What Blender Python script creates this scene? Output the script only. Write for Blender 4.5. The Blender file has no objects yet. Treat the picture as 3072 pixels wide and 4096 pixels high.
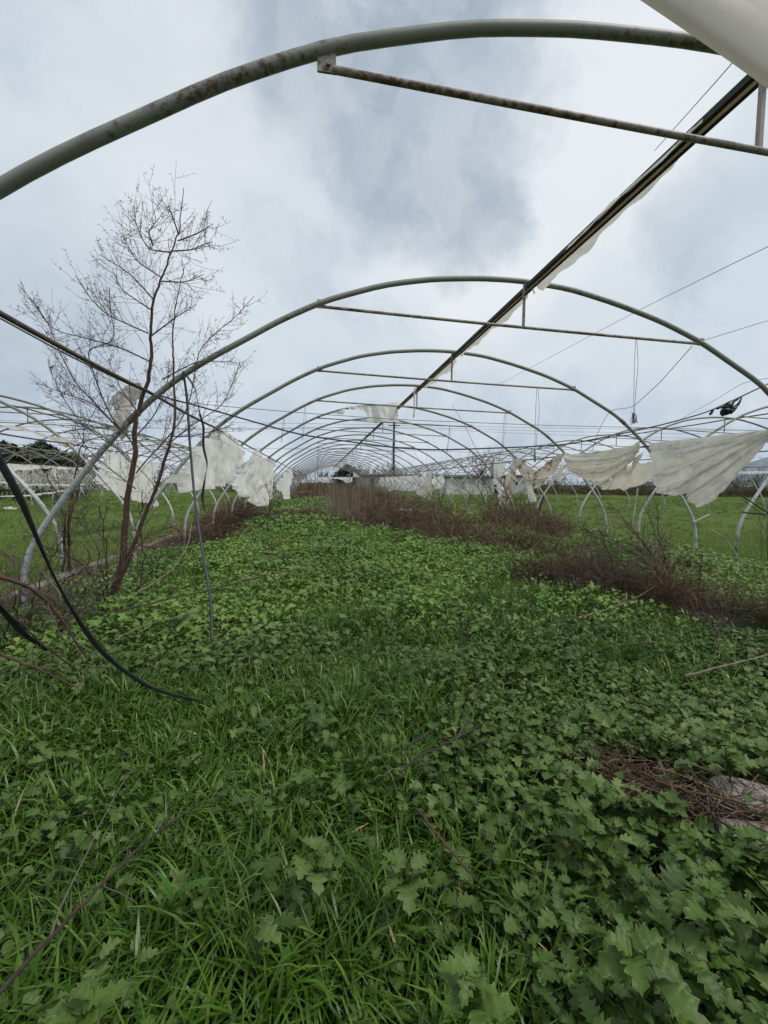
import bpy, math, random
import numpy as np
C = bpy.context.scene
R = random.Random(7)
G = np.random.default_rng(11)

# ---------------------------------------------------------------- camera
F_PX, PITCH, YAW, ROLL, CAM_H, BAY = 1711.88, .0672, .1556, .0083, 1.50, 2.82
from mathutils import Matrix, Vector
cd = bpy.data.cameras.new('camera'); cam = bpy.data.objects.new('camera', cd); C.collection.objects.link(cam)
cd.sensor_fit = 'HORIZONTAL'; cd.sensor_width = 36; cd.lens = 36 * F_PX / 3072; cd.clip_start = .02; cd.clip_end = 8000
cam.matrix_world = Matrix.Translation((0, 0, CAM_H)) @ Matrix.Rotation(-YAW, 4, 'Z') @ Matrix.Rotation(math.pi / 2 - PITCH, 4, 'X') @ Matrix.Rotation(ROLL, 4, 'Z')
C.camera = cam

# ---------------------------------------------------------------- sky and sun
SUN_EL, SUN_ROT = math.radians(58), math.radians(118)      # the bright side of the overcast: right of and behind the camera
w = bpy.data.worlds.new('World'); C.world = w; w.use_nodes = True
nt = w.node_tree; nt.nodes.clear()
def N(t, **k):
    n = nt.nodes.new(t)
    for a, v in k.items():
        if a.startswith('i_'):
            kk = a[2:]; n.inputs[int(kk) if kk.isdigit() else kk.replace('_', ' ')].default_value = v
        else: setattr(n, a, v)
    return n
def L(a, b): nt.links.new(a, b)
def math_(op, a, b=None, c=None, clamp=False):
    n = N('ShaderNodeMath', operation=op, use_clamp=clamp)
    for i, v in enumerate((a, b, c)):
        if v is None: continue
        if isinstance(v, (int, float)): n.inputs[i].default_value = v
        else: L(v, n.inputs[i])
    return n.outputs[0]
def mixc(f, a, b):
    n = N('ShaderNodeMix', data_type='RGBA')
    for s, v in ((n.inputs['Factor'], f), (n.inputs[6], a), (n.inputs[7], b)):
        if isinstance(v, (int, float)): s.default_value = v
        elif isinstance(v, tuple): s.default_value = (*v, 1)
        else: L(v, s)
    return n.outputs[2]
def smooth(v, lo, hi):
    n = N('ShaderNodeMapRange', interpolation_type='SMOOTHSTEP'); L(v, n.inputs[0]); n.inputs[1].default_value = lo; n.inputs[2].default_value = hi
    return n.outputs[0]
def noise(vec, scale, detail=5, rough=.55, dist=0.):
    n = N('ShaderNodeTexNoise'); L(vec, n.inputs['Vector']); n.inputs['Scale'].default_value = scale; n.inputs['Detail'].default_value = detail
    n.inputs['Roughness'].default_value = rough; n.inputs['Distortion'].default_value = dist
    return n.outputs['Fac']
tc = N('ShaderNodeTexCoord')
dirv = tc.outputs['Generated']
wn = N('ShaderNodeTexNoise'); L(dirv, wn.inputs['Vector']); wn.inputs['Scale'].default_value = 3.2; wn.inputs['Detail'].default_value = 6; wn.inputs['Roughness'].default_value = .6
wv = N('ShaderNodeVectorMath', operation='MULTIPLY_ADD'); L(wn.outputs['Color'], wv.inputs[0]); wv.inputs[1].default_value = (.42, .42, .34); L(dirv, wv.inputs[2])
wv2 = N('ShaderNodeVectorMath', operation='SUBTRACT'); L(wv.outputs[0], wv2.inputs[0]); wv2.inputs[1].default_value = (.21, .21, .17)
nd = N('ShaderNodeVectorMath', operation='NORMALIZE'); L(wv2.outputs[0], nd.inputs[0]); wdir = nd.outputs[0]
def blob(d, lo, hi):
    n = N('ShaderNodeVectorMath', operation='DOT_PRODUCT'); L(wdir, n.inputs[0]); n.inputs[1].default_value = Vector(d).normalized()
    return smooth(n.outputs['Value'], math.cos(math.radians(hi)), math.cos(math.radians(lo)))
sep = N('ShaderNodeSeparateXYZ'); L(dirv, sep.inputs[0]); elev = sep.outputs[2]
def ray(u, v):
    u -= 1536; v -= 2048
    c, s = math.cos(ROLL), math.sin(ROLL); u, v = u * c + v * s, -u * s + v * c
    x, yy, zz = u / F_PX, 1., -v / F_PX
    c, s = math.cos(PITCH), math.sin(PITCH); y = yy * c + zz * s; z = -yy * s + zz * c
    c, s = math.cos(YAW), math.sin(YAW); return np.array([x * c + y * s, -x * s + y * c, z])
# sheets of cloud: a pale layer, a bank of darker grey masses high over the tunnel and low in the west, ragged bright gaps between
pale, bright, grey, slate = (.635, .715, .785), (.86, .895, .925), (.375, .455, .545), (.25, .315, .405)
c0 = mixc(smooth(noise(wdir, 2.2, 4), .35, .7), pale, (.74, .79, .84))
c0 = mixc(math_('MULTIPLY', smooth(noise(wdir, 3.4, 8, .62), .52, .68), .30), c0, grey)
d1 = math_('MAXIMUM', blob(ray(1640, 380), 4, 14), math_('MAXIMUM', math_('MULTIPLY', blob(ray(1500, -60), 2, 17), .9), math_('MULTIPLY', blob(ray(1800, 760), 2, 9), .75)))
d2 = math_('MAXIMUM', blob(ray(-60, 1400), 3, 20), math_('MULTIPLY', blob(ray(2830, 860), 1, 8), .8))
b1 = math_('MAXIMUM', blob(ray(1330, 330), 1, 7), math_('MAXIMUM', blob(ray(1900, 980), 3, 13), blob(ray(2450, 560), 3, 14)))
tex = smooth(noise(wdir, 4.2, 7, .58), .30, .68)
c1 = mixc(math_('MULTIPLY', b1, .75), c0, bright)
c2 = mixc(math_('MULTIPLY', d1, math_('MULTIPLY_ADD', tex, .60, .48), clamp=True), c1, grey)
c2 = mixc(math_('MULTIPLY', math_('MULTIPLY', d1, d1), math_('MULTIPLY', tex, .40)), c2, slate)
c3 = mixc(math_('MULTIPLY', d2, math_('MULTIPLY_ADD', tex, .5, .4), clamp=True), c2, grey)
low = math_('SUBTRACT', 1, smooth(elev, .02, .34))
band = mixc(smooth(noise(dirv, 7, 6, .6), .40, .66), (.44, .53, .65), (.68, .75, .82))
c4 = mixc(math_('MULTIPLY', low, .78), c3, band)
sky = N('ShaderNodeTexSky', sky_type='NISHITA', sun_disc=False, sun_elevation=SUN_EL, sun_rotation=SUN_ROT, air_density=1.2, dust_density=2.0)
bg1 = N('ShaderNodeBackground'); L(sky.outputs[0], bg1.inputs[0]); bg1.inputs[1].default_value = .08
bg2 = N('ShaderNodeBackground'); L(c4, bg2.inputs[0]); bg2.inputs[1].default_value = .72
mx = N('ShaderNodeMixShader'); mx.inputs[0].default_value = .96; L(bg1.outputs[0], mx.inputs[1]); L(bg2.outputs[0], mx.inputs[2])
wo = N('ShaderNodeOutputWorld'); L(mx.outputs[0], wo.inputs[0])
sl = bpy.data.lights.new('sun', 'SUN'); sl.energy = 1.5; sl.angle = math.radians(14); sl.color = (1, .95, .86)
so = bpy.data.objects.new('sun', sl); C.collection.objects.link(so)
so.rotation_euler = Vector((-math.sin(SUN_ROT) * math.cos(SUN_EL), -math.cos(SUN_ROT) * math.cos(SUN_EL), -math.sin(SUN_EL))).to_track_quat('-Z', 'Y').to_euler()
C.view_settings.view_transform = 'Standard'; C.view_settings.look = 'None'; C.view_settings.exposure = .5; C.view_settings.gamma = 1
C.render.engine = 'CYCLES'; C.cycles.max_bounces = 6; C.cycles.diffuse_bounces = 3; C.cycles.transparent_max_bounces = 4

# ---------------------------------------------------------------- helpers
def arch_y(n): return (.785 + n - 1) * BAY
def atY(u, v, Y): r = ray(u, v); r = r * Y / r[1]; r[2] += CAM_H; return r
def atX(u, v, X): r = ray(u, v); r = r * X / r[0]; r[2] += CAM_H; return r
def gnd(u, v, z=0): r = ray(u, v); r = r * (z - CAM_H) / r[2]; r[2] = z; return r
def vn(x, y, seed=0):
    x = np.asarray(x, float); y = np.asarray(y, float); xi = np.floor(x); yi = np.floor(y); fx = x - xi; fy = y - yi
    def h(a, b):
        t = np.sin(a * 127.1 + b * 311.7 + seed * 74.7) * 43758.5453; return t - np.floor(t)
    fx = fx * fx * (3 - 2 * fx); fy = fy * fy * (3 - 2 * fy)
    return (h(xi, yi) * (1 - fx) + h(xi + 1, yi) * fx) * (1 - fy) + (h(xi, yi + 1) * (1 - fx) + h(xi + 1, yi + 1) * fx) * fy
def fbm(x, y, seed=0, o=3): return sum(vn(x * 2 ** i, y * 2 ** i, seed + i) * .5 ** (i + 1) for i in range(o)) / (1 - .5 ** o)
def gh(x, y):                       # gentle unevenness of the ground
    return (fbm(np.asarray(x) * .35, np.asarray(y) * .35, 3) - .5) * .10

class MB:
    def __init__(s): s.v = []; s.f = []; s.t = []; s.e = []; s.n = 0
    def add(s, V, F, tint=.5, edge=0.):
        V = np.asarray(V, float); F = np.asarray(F, int)
        if not len(F): return
        if F.shape[1] == 3: F = np.concatenate([F, F[:, :1] * 0 - 1], 1)
        s.v.append(V); s.f.append(np.where(F < 0, -1, F + s.n)); s.n += len(V)
        s.t.append(np.broadcast_to(np.asarray(tint, float), (len(V),))); s.e.append(np.broadcast_to(np.asarray(edge, float), (len(V),)))
    def tube(s, P, r, k=6, cap=True, tint=.5):
        P = np.asarray(P, float); n = len(P); r = np.broadcast_to(np.asarray(r, float), (n,))
        T = np.gradient(P, axis=0); T /= np.linalg.norm(T, axis=1)[:, None] + 1e-9
        a = np.array([0, 0, 1.]) if abs(T[:, 2]).mean() < .8 else np.array([1., 0, 0])
        U = np.cross(T, a); U /= np.linalg.norm(U, axis=1)[:, None] + 1e-9; W = np.cross(T, U)
        ang = np.arange(k) * 2 * math.pi / k
        V = P[:, None] + r[:, None, None] * (np.cos(ang)[None, :, None] * U[:, None] + np.sin(ang)[None, :, None] * W[:, None])
        i = np.arange(n - 1)[:, None] * k; j = np.arange(k)[None]; j2 = (j + 1) % k
        F = np.stack([i + j, i + k + j, i + k + j2, i + j2], -1).reshape(-1, 4)
        s.add(V.reshape(-1, 3), F, tint)
        if cap:
            for q, rev in ((0, 0), (n - 1, 1)):
                F = [(0, 1 + a, 1 + (a + 1) % k) if rev == 0 else (0, 1 + (a + 1) % k, 1 + a) for a in range(k)]
                s.add(np.concatenate([P[q:q + 1], V[q]]), F, tint)
    def box(s, c, d, rot=None, tint=.5):
        V = np.array([[x, y, z] for x in (-.5, .5) for y in (-.5, .5) for z in (-.5, .5)]) * np.array(d)
        if rot is not None: V = V @ np.array(rot).T
        s.add(V + np.array(c), [(0, 1, 3, 2), (4, 6, 7, 5), (0, 4, 5, 1), (2, 3, 7, 6), (0, 2, 6, 4), (1, 5, 7, 3)], tint)
    def many_tubes(s, P, r, k=3, tint=.5):
        # P: (m,n,3) paths, r: (m,n)
        m, n = P.shape[:2]
        T = np.gradient(P, axis=1); T /= np.linalg.norm(T, axis=2)[..., None] + 1e-9
        a = np.where(np.abs(T[..., 2:3]) > .85, np.array([1., 0, 0]), np.array([0, 0, 1.]))
        U = np.cross(T, a); U /= np.linalg.norm(U, axis=2)[..., None] + 1e-9; W = np.cross(T, U)
        ang = np.arange(k) * 2 * math.pi / k
        V = P[:, :, None] + r[:, :, None, None] * (np.cos(ang)[None, None, :, None] * U[:, :, None] + np.sin(ang)[None, None, :, None] * W[:, :, None])
        o = np.arange(m)[:, None, None] * n * k; i = np.arange(n - 1)[None, :, None] * k; j = np.arange(k)[None, None]; j2 = (j + 1) % k
        F = np.stack([o + i + j, o + i + k + j, o + i + k + j2, o + i + j2], -1).reshape(-1, 4)
        t = np.broadcast_to(np.asarray(tint, float).reshape(-1, 1), (m, n * k)).reshape(-1) if np.ndim(tint) else tint
        s.add(V.reshape(-1, 3), F, t)
    def build(s, name, mat, parent=None, smooth=True, loc=None):
        V = np.concatenate(s.v); F = np.concatenate(s.f); me = bpy.data.meshes.new(name)
        if loc is not None: V = V - np.array(loc)
        sz = np.where(F[:, 3] < 0, 3, 4); ls = np.concatenate([[0], np.cumsum(sz)[:-1]]); fl = F.reshape(-1); fl = fl[fl >= 0]
        me.vertices.add(len(V)); me.vertices.foreach_set('co', V.astype(np.float32).reshape(-1))
        me.loops.add(len(fl)); me.loops.foreach_set('vertex_index', fl.astype(np.int32))
        me.polygons.add(len(F)); me.polygons.foreach_set('loop_start', ls.astype(np.int32)); me.polygons.foreach_set('loop_total', sz.astype(np.int32))
        me.polygons.foreach_set('use_smooth', np.full(len(F), smooth))
        for nm, A in (('tint', s.t), ('edge', s.e)):
            at = me.attributes.new(nm, 'FLOAT', 'POINT'); at.data.foreach_set('value', np.concatenate(A).astype(np.float32))
        me.update(calc_edges=True); me.validate()
        me.materials.append(mat)
        o = bpy.data.objects.new(name, me); C.collection.objects.link(o)
        if parent is not None: o.parent = parent
        if loc is not None: o.location = loc
        return o
def tag(o, label=None, cat=None, group=None, kind=None):
    if label: o['label'] = label
    if cat: o['category'] = cat
    if group: o['group'] = group
    if kind: o['kind'] = kind
    return o
def empty(name, loc, label=None, cat=None, group=None):
    o = bpy.data.objects.new(name, None); C.collection.objects.link(o); o.location = loc; o.empty_display_size = .2
    return tag(o, label, cat, group)
def copy_tree(o, parent=None):
    c = o.copy(); C.collection.objects.link(c); c.parent = parent
    for ch in list(o.children): copy_tree(ch, c)
    return c
def smooth_path(P, n):
    P = np.asarray(P, float); d = np.concatenate([[0], np.cumsum(np.linalg.norm(np.diff(P, axis=0), axis=1))]); d /= d[-1]
    t = np.linspace(0, 1, n); Q = np.stack([np.interp(t, d, P[:, i]) for i in range(P.shape[1])], 1)
    for _ in range(max(1, n // (2 * len(P)))): Q[1:-1] = (Q[:-2] + 2 * Q[1:-1] + Q[2:]) / 4
    return Q

# ---------------------------------------------------------------- materials
def material(name):
    global nt
    m = bpy.data.materials.new(name); m.use_nodes = True; nt = m.node_tree; nt.nodes.clear()
    out = N('ShaderNodeOutputMaterial'); p = N('ShaderNodeBsdfPrincipled'); L(p.outputs[0], out.inputs[0])
    return m, p, out
def bump(p, h, strength, dist):
    b = N('ShaderNodeBump'); b.inputs['Strength'].default_value = strength; b.inputs['Distance'].default_value = dist; L(h, b.inputs['Height']); L(b.outputs[0], p.inputs['Normal'])
def objco(): return N('ShaderNodeTexCoord').outputs['Object']
def attr(n): a = N('ShaderNodeAttribute'); a.attribute_name = n; return a.outputs['Fac']
def plain(name, a, b, scale=8, rough=.7, metal=0, bmp=0., stretch=None, spec=.4):
    m, p, out = material(name); co = objco()
    if stretch:
        mp = N('ShaderNodeMapping'); mp.inputs['Scale'].default_value = stretch; L(co, mp.inputs[0]); co = mp.outputs[0]
    f = smooth(noise(co, scale, 6, .65), .3, .7); L(mixc(f, a, b), p.inputs['Base Color']); p.inputs['Roughness'].default_value = rough; p.inputs['Metallic'].default_value = metal
    p.inputs['Specular IOR Level'].default_value = spec
    if bmp: bump(p, noise(co, scale * 3, 6, .7), bmp, .01)
    return m
def pipe_mat(name, paint, low_paint, rust, rust_amt):
    m, p, out = material(name); co = objco()
    s = N('ShaderNodeSeparateXYZ'); L(co, s.inputs[0])
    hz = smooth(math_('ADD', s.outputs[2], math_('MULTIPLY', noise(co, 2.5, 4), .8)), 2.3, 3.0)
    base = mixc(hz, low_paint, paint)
    oi = N('ShaderNodeObjectInfo'); vv = N('ShaderNodeVectorMath', operation='ADD'); L(co, vv.inputs[0]); L(oi.outputs['Random'], vv.inputs[1])
    big = noise(vv.outputs[0], 1.3, 3); fine = noise(vv.outputs[0], 22, 8, .75)
    rf = smooth(math_('ADD', math_('MULTIPLY', big, .38), math_('MULTIPLY', fine, .68)), rust_amt, rust_amt + .1)
    stain = noise(vv.outputs[0], 6, 6, .7)
    base = mixc(math_('MULTIPLY', smooth(stain, .45, .75), .45), base, (.12, .12, .095))
    base = mixc(math_('MULTIPLY', math_('SUBTRACT', 1, smooth(s.outputs[2], .15, .75)), smooth(noise(vv.outputs[0], 9, 5), .38, .60)), base, (.10, .075, .055))
    rc = mixc(noise(co, 60, 4), rust, (.035, .022, .015))
    L(mixc(rf, base, rc), p.inputs['Base Color']); p.inputs['Roughness'].default_value = .55
    bump(p, fine, .25, .003)
    return m
M = {}
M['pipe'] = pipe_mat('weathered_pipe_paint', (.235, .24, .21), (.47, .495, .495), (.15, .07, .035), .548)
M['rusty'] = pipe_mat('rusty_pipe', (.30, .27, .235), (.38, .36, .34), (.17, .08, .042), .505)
M['dark_bar'] = plain('blackened_wood', (.022, .021, .02), (.05, .047, .042), 14, .8, stretch=(1, .1, 1), bmp=.3)
M['rail'] = plain('dark_rail_iron', (.05, .042, .036), (.13, .085, .06), 12, .65)
M['cable'] = plain('dark_cable_plastic', (.03, .03, .035), (.05, .05, .055), 30, .55)
M['wire'] = plain('grey_wire', (.10, .105, .115), (.16, .165, .17), 30, .5)
M['strap'] = plain('black_strap_plastic', (.010, .011, .013), (.022, .023, .026), 40, .38, stretch=(3, 3, .2), bmp=.2)
M['hose'] = plain('dark_hose_rubber', (.022, .026, .034), (.045, .05, .06), 25, .5)
M['concrete'] = plain('old_concrete', (.22, .20, .175), (.085, .078, .06), 5, .9, bmp=.7)
M['board'] = plain('pale_board', (.44, .42, .39), (.24, .215, .185), 9, .85, stretch=(1, .25, 1), bmp=.3)
M['slab'] = plain('pale_slab', (.33, .30, .27), (.13, .115, .10), 7, .9, bmp=.9)
M['beam'] = plain('cream_beam_paint', (.60, .57, .52), (.50, .47, .42), 5, .75, bmp=.15)
M['wall_white'] = plain('white_render', (.60, .595, .57), (.36, .35, .325), .9, .9, bmp=.4)
M['wall_grey'] = plain('grey_render', (.26, .245, .23), (.17, .16, .15), 1.5, .9)
M['roof'] = plain('dark_roof', (.035, .034, .036), (.07, .066, .064), 2, .8)
M['dark'] = plain('dark_opening', (.010, .010, .012), (.02, .02, .02), 2, .7)
M['pole'] = plain('dark_timber_pole', (.035, .03, .028), (.065, .055, .05), 5, .85)
M['hill'] = plain('far_hill', (.13, .16, .20), (.20, .23, .27), .01, 1)  # distance haze painted in as a bluish hill colour; no haze is built
def film_mat(name, a, b, stain_amt, stain=(.33, .17, .05), trans=.36, dirt=.42):
    m, p, out = material(name); co = objco()
    f = noise(co, 2.6, 7, .65); g = noise(co, 14, 8, .7)
    col = mixc(smooth(f, .35, .7), a, b)
    col = mixc(math_('MULTIPLY', smooth(math_('ADD', math_('MULTIPLY', f, .6), math_('MULTIPLY', g, .4)),   .52, .68), dirt), col, (.45, .44, .42))
    if stain_amt > 0:
        n2 = noise(co, 4.5, 6, .6, .6); col = mixc(smooth(n2, .72 - stain_amt, .78 - stain_amt), col, stain)
    L(col, p.inputs['Base Color']); p.inputs['Roughness'].default_value = .42; p.inputs['Specular IOR Level'].default_value = .45
    bump(p, noise(co, 11, 5, .6, 1.2), .55 if dirt > .2 else .05, .03)
    tr = N('ShaderNodeBsdfTranslucent'); L(col, tr.inputs[0]); ms = N('ShaderNodeMixShader'); ms.inputs[0].default_value = trans
    L(p.outputs[0], ms.inputs[1]); L(tr.outputs[0], ms.inputs[2]); L(ms.outputs[0], out.inputs[0])
    return m
M['film'] = film_mat('torn_white_film', (.93, .91, .87), (.87, .85, .80), 0, trans=.32, dirt=.2)
M['film_grey'] = film_mat('grey_white_film', (.84, .80, .735), (.66, .62, .565), 0, trans=.28)
M['lath'] = film_mat('clamped_film_strip', (.72, .60, .50), (.55, .44, .36), 0, trans=.7, dirt=.1)
M['film_fold'] = film_mat('thick_cream_film', (.70, .64, .565), (.67, .61, .535), 0, trans=.62, dirt=.19)
M['film_cream'] = film_mat('cream_film', (.82, .75, .64), (.70, .63, .52), .03, (.42, .33, .22))
M['film_stain'] = film_mat('stained_film', (.72, .67, .58), (.60, .55, .47), .19)
def leaf_mat(name, c0, c1, c2, edgec=None, trans=.28, rough=.42, spec=.45, dead=None, patch=None, pscale=1.1, veins=0):
    m, p, out = material(name); t = attr('tint'); co = objco()
    a = mixc(smooth(t, 0, .55), c0, c1); a = mixc(smooth(t, .5, .93), a, c2)
    a = mixc(math_('MULTIPLY', smooth(noise(co, pscale, 4), .40, .66), .6 if patch else .35), a, patch or tuple(x * .75 for x in c1))
    if veins: a = mixc(math_('MULTIPLY', smooth(noise(co, 70, 3, .7), .4, .7), .35), a, tuple(x * .6 for x in c0)); bump(p, noise(co, 55, 4, .6), .6, .006)
    if edgec: a = mixc(attr('edge'), a, edgec)
    if dead: a = mixc(smooth(t, .955, .985), a, dead)
    L(a, p.inputs['Base Color']); p.inputs['Roughness'].default_value = rough; p.inputs['Specular IOR Level'].default_value = spec
    tr = N('ShaderNodeBsdfTranslucent'); L(a, tr.inputs[0]); ms = N('ShaderNodeMixShader'); ms.inputs[0].default_value = trans
    L(p.outputs[0], ms.inputs[1]); L(tr.outputs[0], ms.inputs[2]); L(ms.outputs[0], out.inputs[0])
    return m
M['grass'] = leaf_mat('grass_blade', (.036, .088, .008), (.070, .152, .012), (.155, .24, .035), trans=.2, rough=.36, spec=.35, dead=(.34, .28, .15))
M['field'] = leaf_mat('field_grass_blade', (.085, .17, .022), (.13, .225, .032), (.22, .28, .075), spec=.2, dead=(.30, .26, .15), patch=(.16, .18, .06), pscale=.45)
M['weed'] = leaf_mat('weed_leaf', (.034, .080, .009), (.076, .142, .018), (.145, .205, .055), (.21, .26, .13), trans=.18, rough=.44, spec=.3, dead=(.30, .26, .08), veins=1)
M['lush'] = leaf_mat('lush_weed_leaf', (.056, .135, .009), (.122, .248, .019), (.235, .33, .072), (.25, .33, .12), trans=.18, rough=.44, spec=.3, dead=(.34, .30, .12), patch=(.085, .16, .03), pscale=.9, veins=1)
M['dock'] = leaf_mat('dock_leaf', (.05, .14, .02), (.08, .20, .03), (.12, .24, .05), veins=1)
def stem_mat(name, a, b, c):
    m, p, out = material(name); t = attr('tint'); k = mixc(smooth(t, 0, .5), a, b); k = mixc(smooth(t, .5, 1), k, c)
    L(k, p.inputs['Base Color']); p.inputs['Roughness'].default_value = .85; p.inputs['Specular IOR Level'].default_value = .2; return m
M['brush'] = stem_mat('dead_stem', (.050, .028, .018), (.122, .078, .052), (.26, .195, .135))
M['stalk'] = stem_mat('dry_stalk', (.15, .12, .09), (.22, .18, .14), (.34, .29, .225))
M['thorn'] = stem_mat('thorn_twig', (.062, .046, .044), (.105, .078, .072), (.16, .125, .105))
M['bark'] = plain('reddish_bark', (.125, .06, .034), (.055, .038, .03), 9, .8, stretch=(1, 1, .3), bmp=.5)
M['cane'] = plain('grey_cane', (.20, .165, .125), (.11, .085, .065), 9, .8)
M['bark_dark'] = plain('dark_bark', (.034, .023, .016), (.066, .046, .031), 12, .85, stretch=(1, 1, .3), bmp=.5)
M['fartwig'] = stem_mat('far_twig', (.05, .045, .045), (.085, .075, .072), (.13, .11, .10))
M['blossom'] = leaf_mat('blossom_petal', (.32, .31, .27), (.60, .58, .52), (.78, .76, .70), None, .2)
M['evergreen'] = leaf_mat('evergreen_spray', (.012, .022, .012), (.022, .036, .018), (.04, .06, .028), None, .1)

# ---------------------------------------------------------------- ground and far hills
def ground():
    m, p, out = material('soil_and_turf'); co = objco(); s = N('ShaderNodeSeparateXYZ'); L(co, s.inputs[0])
    inside = math_('MULTIPLY', smooth(s.outputs[0], -4.0, -3.4), math_('SUBTRACT', 1, smooth(s.outputs[0], 7.7, 8.5)))
    n1 = noise(co, .7, 6, .6); n2 = noise(co, 9, 7, .7); n3 = noise(co, 45, 4, .7)
    turf = mixc(smooth(n1, .3, .7), (.085, .14, .024), (.115, .175, .033)); turf = mixc(math_('MULTIPLY', smooth(n2, .40, .70), .7), turf, (.045, .06, .02)); turf = mixc(math_('MULTIPLY', smooth(noise(co, .28, 5, .65), .48, .68), .6), turf, (.115, .105, .045))
    soil = mixc(smooth(n2, .35, .65), (.022, .026, .014), (.04, .05, .02))
    far = math_('MULTIPLY', smooth(s.outputs[1], 20, 34), .8); soil = mixc(far, soil, (.06, .085, .03))
    col = mixc(inside, turf, soil)
    col = mixc(smooth(s.outputs[1], 62, 90), col, mixc(n1, (.075, .095, .035), (.075, .07, .042)))
    L(col, p.inputs['Base Color']); p.inputs['Roughness'].default_value = .95; p.inputs['Specular IOR Level'].default_value = .15
    bump(p, math_('ADD', n2, math_('MULTIPLY', n3, .5)), .9, .06)
    xs = np.concatenate([[-4000, -1500, -600, -250, -120], np.arange(-60, 60.1, .6), [120, 250, 600, 1500, 4000]])
    ys = np.concatenate([[-4000, -1000, -200, -40], np.arange(-8, 90.1, .6), [130, 200, 400, 900, 2000, 4000]])
    X, Y = np.meshgrid(xs, ys); Z = np.where((abs(X) < 61) & (Y > -9) & (Y < 91), gh(X, Y), 0)
    V = np.stack([X, Y, Z], -1).reshape(-1, 3); nx = len(xs); i = np.arange(len(ys) - 1)[:, None] * nx + np.arange(nx - 1)[None]
    b = MB(); b.add(V, np.stack([i, i + 1, i + nx + 1, i + nx], -1).reshape(-1, 4)); tag(b.build('ground', m), kind='structure')
    b = MB()                                                # a long low mountain far away on the right
    a = np.radians(np.linspace(38, 85, 120)); d = 1900
    top = 55 + 95 * np.exp(-((np.degrees(a) - 62) / 17) ** 2) + 26 * fbm(np.degrees(a) * .22, a * 0, 5, 4)
    top *= np.clip((np.degrees(a) - 38) / 14, 0, 1)
    P0 = np.stack([np.sin(a) * d, np.cos(a) * d, a * 0 - 2], 1); P1 = np.stack([np.sin(a) * (d + 300), np.cos(a) * (d + 300), top], 1); P2 = np.stack([np.sin(a) * (d + 900), np.cos(a) * (d + 900), a * 0 - 2], 1)
    n = len(a); i = np.arange(n - 1)
    b.add(np.concatenate([P0, P1, P2]), np.concatenate([np.stack([i, i + 1, i + n + 1, i + n], 1), np.stack([i + n, i + n + 1, i + 2 * n + 1, i + 2 * n], 1)]))
    tag(b.build('hills', M['hill']), kind='structure')
ground()

# ---------------------------------------------------------------- the three tunnels of hoops
CX = 2.45
PROF = [(-5.55, -.05), (-5.54, .30), (-5.53, .58), (-5.42, .86), (-5.14, 1.28), (-4.82, 1.71), (-4.57, 2.01), (-4.35, 2.25), (-4.14, 2.46), (-3.90, 2.65), (-3.67, 2.81), (-3.46, 2.94),
        (-3.22, 3.08), (-2.88, 3.29), (-2.37, 3.55), (-1.68, 3.78), (-1.1, 3.89), (-.5, 3.945), (0, 3.955), (.63, 3.91), (1.26, 3.78), (1.93, 3.60), (2.52, 3.38), (3.02, 3.12), (3.45, 2.90), (3.80, 2.63),
        (4.16, 2.32), (4.65, 1.76), (5.14, 1.16), (5.37, .78), (5.45, .43), (5.46, -.05)]
Pf0 = smooth_path(PROF, 90)
def hoop_z(dx): return float(np.interp(dx, Pf0[:, 0][4:-4], Pf0[:, 1][4:-4]))
def make_hoop(near, bent=False):
    Pf = Pf0.copy()
    if bent: Pf[:, 1] += np.convolve(np.pad(np.interp(Pf[:, 0], [-5.5, -4.5, -3.8, -3.25, -2.7, -2.1, -1.5, -.4, 1, 5], [0, .05, .10, .12, .07, .02, -.02, -.04, -.03, 0]), 8, 'edge'), np.ones(17) / 17, 'valid')      # the nearest hoop has been pushed out of true
    root = empty('greenhouse_hoop', (CX, 0, 0))
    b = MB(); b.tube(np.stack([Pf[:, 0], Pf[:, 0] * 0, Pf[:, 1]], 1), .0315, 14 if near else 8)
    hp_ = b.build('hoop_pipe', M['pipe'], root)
    for dx in (-4.4, 3.62):                                                         # sleeves where two pipes join
        b = MB(); b.tube([(x, 0, hoop_z(x)) for x in (dx - .05, dx, dx + .05)], .0355, 12); b.build('sleeve', M['rusty'], hp_)
    b = MB(); q = np.array([(-2.37, 0, 3.485), (2.49, 0, 3.355)]); P = np.linspace(q[0], q[1], 16); P[:, 2] -= .012 * np.sin(np.linspace(0, math.pi, 16))
    b.tube(P, .0175, 10 if near else 6); tb_ = b.build('tie_bar', M['rusty'], root)
    b = MB(); b.box((.04, 0, 3.665), (.026, .026, .53)); b.build('king_post', M['rusty'], root, False)
    for x, z, s in ((-2.40, 3.50, 1), (2.52, 3.365, -1)):
        b = MB(); b.box((x, -.004, z + .012), (.09, .006, .095)); b.box((x, .004, z + .012), (.085, .006, .09)); b.tube([(x + s * .01, -.02, z), (x + s * .01, .02, z)], .012, 8)
        b.build('bracket', M['rusty'], tb_, False)
    return root
proto_near, proto_far, proto_bent = make_hoop(True), make_hoop(False), make_hoop(True, True)
ORD = ['', 'nearest', 'second', 'third', 'fourth', 'fifth', 'sixth', 'seventh', 'eighth', 'ninth', 'tenth', 'eleventh', 'twelfth']
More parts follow.
